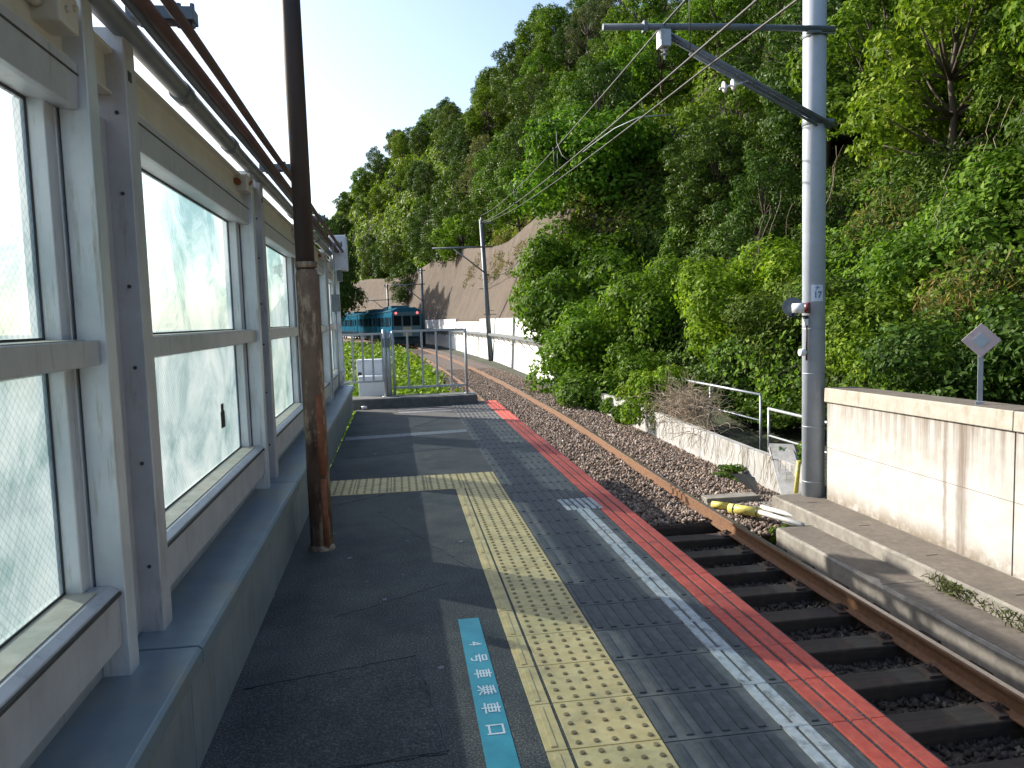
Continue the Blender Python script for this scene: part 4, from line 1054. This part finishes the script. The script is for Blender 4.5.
TP = {
 'mid': make_tree('broadleaf_tree', 11, 7.0, 2.7, 'leaf_mid', 34, 15000, .19),
 'mid2': make_tree('broadleaf_tree', 12, 8.0, 2.6, 'leaf_mid', 30, 14000, .20, .3),
 'dark': make_tree('evergreen_tree', 13, 7.5, 2.5, 'leaf_dark', 34, 16000, .17, .25),
 'bright': make_tree('light_green_tree', 14, 6.0, 2.4, 'leaf_bright', 30, 13000, .18),
 'grey': make_tree('grey_green_tree', 15, 8.0, 2.4, 'leaf_grey', 26, 8000, .17, .3, .7),
}
KIND = {'mid': 'mid green broadleaf tree', 'mid2': 'tall mid green broadleaf tree', 'dark': 'dark evergreen tree', 'bright': 'light green broadleaf tree', 'grey': 'sparse grey green tree'}
random.seed(77)
cnt = 0
def wood(y0, y1, u0, u1, step, where, grp, smin, smax, weights, dz=0.):
    global cnt
    y = y0
    while y < y1:
        u = u0 + random.uniform(0, step)
        while u < u1:
            k = random.choices(list(TP), weights)[0]
            yy_ = y + random.uniform(-.4, .4) * step; x = float(cx(yy_)) + u + random.uniform(-.3, .3) * step
            put(TP[k], x, yy_, random.uniform(smin, smax), KIND[k] + ' ' + where, 'tree', grp + ' (' + k + ')', dz=dz); cnt += 1
            u += step * random.uniform(.85, 1.2)
        y += step
wood(3, 32, 7.2, 13, 2.7, 'on the bank behind the grey mast', 'trees on the near bank', .5, .85, [4, 2, 6, 2, 1])
wood(4, 36, 13, 25, 3.6, 'high on the wooded hillside', 'trees on the upper near hillside', .75, 1.1, [4, 3, 4, 2, 1])
wood(36, 64, 7.8, 24, 4.2, 'in the wood above the brown slope', 'trees above the brown slope', .75, 1.1, [4, 3, 4, 3, 1])
wood(64, 112, 7.8, 30, 5.2, 'at the far end of the wood', 'trees at the far end of the wood', .95, 1.35, [3, 3, 5, 2, 2])
wood(112, 198, 5, 34, 6.3, 'on the far ridge beyond the train', 'trees on the far ridge', .8, 1.1, [3, 2, 6, 1, 1])
print('trees', cnt)

# undergrowth covering the bank
def scatter_bank(n, y0, y1, ulo, uhi, pw=1.):
    y = y0 + (y1 - y0) * RNG.uniform(0, 1, n) ** pw; u = ulo + (uhi - ulo) * RNG.uniform(0, 1, n) ** 1.3
    x = cx(y) + u; z = terr(x, y)
    e = .15; nx = -(terr(x + e, y) - z) / e; ny = -(terr(x, y + e) - z) / e
    N = np.stack([nx, ny, np.ones(n)], -1); N /= np.linalg.norm(N, axis=1, keepdims=True)
    lump = vnoise(x + z * .7, y + z * .3, 1.5, 8) ** 1.5 * 1.5 + vnoise(x + z, y - z * .5, .5, 9) * .4
    C = np.stack([x, y, z], -1) + N * (lump * RNG.uniform(.45, 1.0, n) + .02)[:, None]
    return C, N, x, y, z
C, N, x, y, z = scatter_bank(230000, 5, 34, 3.9, 15, 1.15)
hol = (np.abs(x - 6.1) < .55) & (y > 8) & (y < 17.5) & (z < -.6)
k = ~hol & ~((x < 5.75) & (y < 24.5)) & ~((x < 5.9) & (y < 9.5))
V, F = leaves(C[k], N[k], .078 + .004 * (y[k] - 5), jit=.5)
tag(npmesh('undergrowth', V, F, 'leaf_dark'), 'dense green undergrowth darkened for deep shade covering the near bank', 'undergrowth', kind='stuff')  # dark leaf colour stands in for the deep shade among the trees
C, N, x, y, z = scatter_bank(60000, 6, 34, 4.3, 12, 1.1)
pm = (vnoise(x, y + z, 2.6, 21) > np.where(y < 15, .72, .56)) & ~((np.abs(x - 6.6) < 1.2) & (y > 8) & (y < 17.5) & (z < -.6)) & (x > 5.75)
V, F = leaves(C[pm] + N[pm] * .12, N[pm], .10 + .004 * (y[pm] - 5), jit=.5)
tag(npmesh('climbing_vines', V, F, 'leaf_bright'), 'bright green climbing vines in patches over the near bank', 'vines', kind='stuff')
C, N, x, y, z = scatter_bank(70000, 33, 150, 6.0, 16, 1.3)
kk = (x - cx(y)) > WU(y) + 4.3 + np.where(y < 37, -3, 0); C, N, x, y, z = C[kk], N[kk], x[kk], y[kk], z[kk]
V, F = leaves(C, N, .26 + .003 * (y - 33), jit=.5)
C, N, x, y, z = scatter_bank(90000, 70, 205, 6, 42, 1.)
kk = (x - cx(y)) > WU(y) + 5.2; C, N, x, y, z = C[kk], N[kk], x[kk], y[kk], z[kk]
V2, F2 = leaves(C, N, .75, jit=.6); F = np.concatenate([F, F2 + len(V)]); V = np.concatenate([V, V2])
tag(npmesh('slope_top_undergrowth', V, F, 'leaf_mid'), 'green undergrowth above the brown slope', 'undergrowth', kind='stuff')
C, N, x, y, z = scatter_bank(20000, 33, 75, 5.9, 9.5, 1.)
kk = (x - cx(y)) > WU(y) + 2.5; C, N, x, y, z = C[kk], N[kk], x[kk], y[kk], z[kk]
V, F = leaves(C, N * .3 + np.array((0, 0, .1)), .5, 9, .1, .8)
tag(npmesh('dry_grass', V, F, 'leaf_dry'), 'straw coloured dry grass along the top of the brown slope', 'grass', kind='stuff')

C, N, x, y, z = scatter_bank(90000, 6, 34, 5.6, 16, 1.1)
pm = (vnoise(x * 1.0, y + z * 1.3, 1.9, 41) > .87) & (z > .2)
V, F = leaves(C[pm] + N[pm] * .2, N[pm] * .4, .16, 7, jit=.9)
tag(npmesh('dead_vine_patches', V, F, 'leaf_dry'), 'straw coloured dead vine patches scattered over the near bank', 'dead vines', kind='stuff')

# vine-draped mounds beside the track
random.seed(3)
mounds = [
 (8.1, 34.2, 1.5, 'vine covered mound at the left end of the leafy bank beside the white wall'),
 (6.9, 25.8, 1.15, 'large vine covered mound in the middle of the leafy bank'),
 (6.5, 22.2, .9, 'rounded vine covered mound above the start of the low white wall'),
 (8.0, 29.6, 1.5, 'tall vine covered mound behind the track side mounds'),
 (8.6, 23.8, 1.1, 'vine covered mound higher up the bank below the grassy clearing'),
 (6.9, 19.0, .62, 'small vine covered mound just beyond the longer handrail'),
 (10.0, 37.0, 1.7, 'vine covered mound spilling over the edge of the brown slope'),
 (9.0, 18.5, .95, 'vine covered mound behind the longer handrail')]
bp = bush('vine_mound', 31, 26, 2.3, 2.7, 'leaf_bright', 21000, .15)
bp2 = bush('vine_mound', 32, 24, 2.1, 2.4, 'leaf_mid', 18000, .15)
for i, (x, y, s, lb) in enumerate(mounds): put(bp if i % 3 != 2 else bp2, x, y, s, lb, 'shrub', 'vine covered mounds beside the track', dz=-.2)
near = [
 (8.3, 9.2, .85, 'leafy shrub behind the bright wall close to the grey mast'),
 (9.5, 7.3, .95, 'leafy shrub behind the bright wall below the diamond sign'),
 (8.0, 5.2, .8, 'leafy shrub behind the near end of the bright wall'),
 (8.6, 12.3, .8, 'dark hollow side shrub between the handrail and the mast'),
 (10.6, 9.6, 1.0, 'leafy shrub high on the bank right of the grey mast'),
 (10.2, 12.6, 1.0, 'leafy shrub high on the bank left of the grey mast'),
 (8.7, 15.2, .8, 'leafy shrub behind the dry twigs')]
bp3 = bush('bank_shrub', 33, 22, 2.0, 2.4, 'leaf_mid', 17000, .12)
bp4 = bush('bank_shrub', 34, 22, 2.0, 2.4, 'leaf_dark', 17000, .11)
for i, (x, y, s, lb) in enumerate(near): put(bp3 if i % 2 else bp4, x, y, s, lb, 'shrub', 'shrubs on the near bank', dz=-.3)
# ivy clump hanging on the low wall
o = bush('ivy_clump', 35, 16, .75, 1.25, 'leaf_bright', 5200, .09, 'bright green ivy clump draped over the low white wall', (5.62, 16.6, -1.2), None, 'ivy'); o.scale = (.95, 1.25, 1.15)
o = bush('ivy_clump', 40, 9, .55, .7, 'leaf_bright', 2200, .09, 'trailing ivy tuft on the low white wall between the ivy clump and the mounds', (5.5, 18.3, -1.25), None, 'ivy')
o = bush('ivy_clump', 36, 9, .5, .6, 'leaf_bright', 1800, .09, 'small ivy tuft over the far end of the low white wall', (5.55, 19.8, -1.2), None, 'ivy')
o = bush('ivy_clump', 37, 7, .35, .4, 'leaf_mid', 900, .07, 'low green weed growing from the ballast at the foot of the low wall', (5.25, 11.6, -1.32), None, 'weed'); o.scale = (1.2, 1.4, .55)
o = bush('ivy_clump', 38, 5, .2, .22, 'leaf_bright', 350, .06, 'small green weed beside the white pipes', (4.35, 8.35, -1.35), None, 'weed')
o = bush('ivy_clump', 39, 6, .3, .5, 'leaf_bright', 600, .07, 'yellow green weed between the handrails and the mast', (5.9, 11.0, -1.0), None, 'weed')

# dry twigs over the low wall
mb = MB(); random.seed(9)
for i in range(620):
    y = random.gauss(14.9, .75); x = 5.68 + random.gauss(0, .16); z = -.62 + random.uniform(-.2, .35) - .12 * abs(y - 14.9)
    p = Vector((x, y, z)); d = Vector((random.uniform(-1, 1), random.uniform(-1, 1), random.uniform(-.1, 1.3))).normalized(); pts = [p.copy()]
    for s in range(6):
        d = (d + Vector((random.uniform(-.5, .5), random.uniform(-.5, .5), random.uniform(-.55, .25)))).normalized(); p = p + d * random.uniform(.06, .15); pts.append(p.copy())
    mb.tube(pts, [.006, .0055, .005, .0045, .004, .003, .002], 4, cap=False)
for i in range(45):
    y = random.uniform(10.3, 15.5); p = Vector((5.42, y, -.8)); pts = [p.copy()]
    for s in range(4): p = p + Vector((-random.uniform(0, .03), random.uniform(-.07, .07), -random.uniform(.05, .14))); pts.append(p.copy())
    mb.tube(pts, .004, 4, cap=False)
tag(mb.build('dry_twigs', 'twig'), 'tangled heap of dry brown twigs on the low white wall', 'twigs', kind='stuff')
# bare vines hanging on the bank
mb = MB()
for i in range(60):
    y = random.uniform(6, 20); u = random.uniform(6.5, 12); x = float(cx(y)) + u; z = float(terr(np.array(x), np.array(y))) + random.uniform(1.2, 2.6)
    p = Vector((x - .6, y, z)); pts = [p.copy()]
    for s in range(7): p = p + Vector((random.uniform(-.12, .05), random.uniform(-.12, .12), -random.uniform(.1, .35))); pts.append(p.copy())
    mb.tube(pts, .006, 4, cap=False)
tag(mb.build('bare_vines', 'twig'), 'thin bare brown vines hanging through the foliage of the near bank', 'vines', kind='stuff')

# weeds left of the track beyond the platform
n = 34000; y = 13.4 + 62 * RNG.uniform(0, 1, n) ** 1.4; x = cx(y) - 1.75 - RNG.uniform(0, 1, n) ** 1.3 * (3.2 + (y - 13) * .2); k = (x > -1.6 - (y - 13) * .2); x, y = x[k], y[k]
lump = vnoise(x, y, .8, 31) ** 1.3
z = -1.35 + RNG.uniform(0.05, 1, len(x)) * lump * 1.3
V, F = leaves(np.stack([x, y, z], -1), np.stack([x * 0 - .3, x * 0 - .2, x * 0 + 1], -1), .12 + .004 * (y - 13), jit=.6)
tag(npmesh('trackside_weeds', V, F, 'leaf_bright'), 'bright green weeds growing beyond the platform end left of the track', 'weeds', kind='stuff')
# weeds on the step joint
n = 500; y = np.concatenate([RNG.normal(5.75, .12, 200), RNG.normal(5.0, .35, 200), RNG.normal(4.4, .3, 100)]); x = 4.49 + RNG.normal(0, .03, n); z = -1.05 + RNG.uniform(0, .11, n)
V, F = leaves(np.stack([x, y, z], -1), np.stack([x * 0 - .6, x * 0 - .5, x * 0 + .2], -1), .06, 5, jit=.6)
tag(npmesh('ledge_weeds', V, F, 'leaf_grey'), 'small pale weeds in the corner between the two concrete steps', 'weeds', kind='stuff')

# trees behind the windbreak wall / left of the track
for (x, y, s, lb, kk) in ((-8.2, 14, .28, 'low shrub behind the second frosted window', 'bright'), (-7.0, 7.0, .26, 'low shrub behind the nearest frosted window', 'mid'),
                      (-9.5, 24, .30, 'low shrub behind the third frosted window', 'mid2'),
                      (-9.8, 98, 1.3, 'tall dark tree left of the train casting its shade on the slope', 'dark'), (-7.9, 92, 1.15, 'second tall dark tree left of the train', 'dark'),
                      (-9.2, 102, 1.3, 'third tall dark tree left of the train', 'dark'), (-11.0, 107, 1.25, 'farthest tall dark tree left of the train', 'mid2')):
    o = copy_tree(TP[kk]); o.location = (x, y, -1.5); o.scale = (s * 1.25 if s > 1 else s * 1.8, s * 1.25 if s > 1 else s * 1.8, s * (1.75 if s > 1 else 1)); tag(o, lb, 'tree' if s > 1 else 'shrub')
    if 'group' in o.keys(): del o['group']
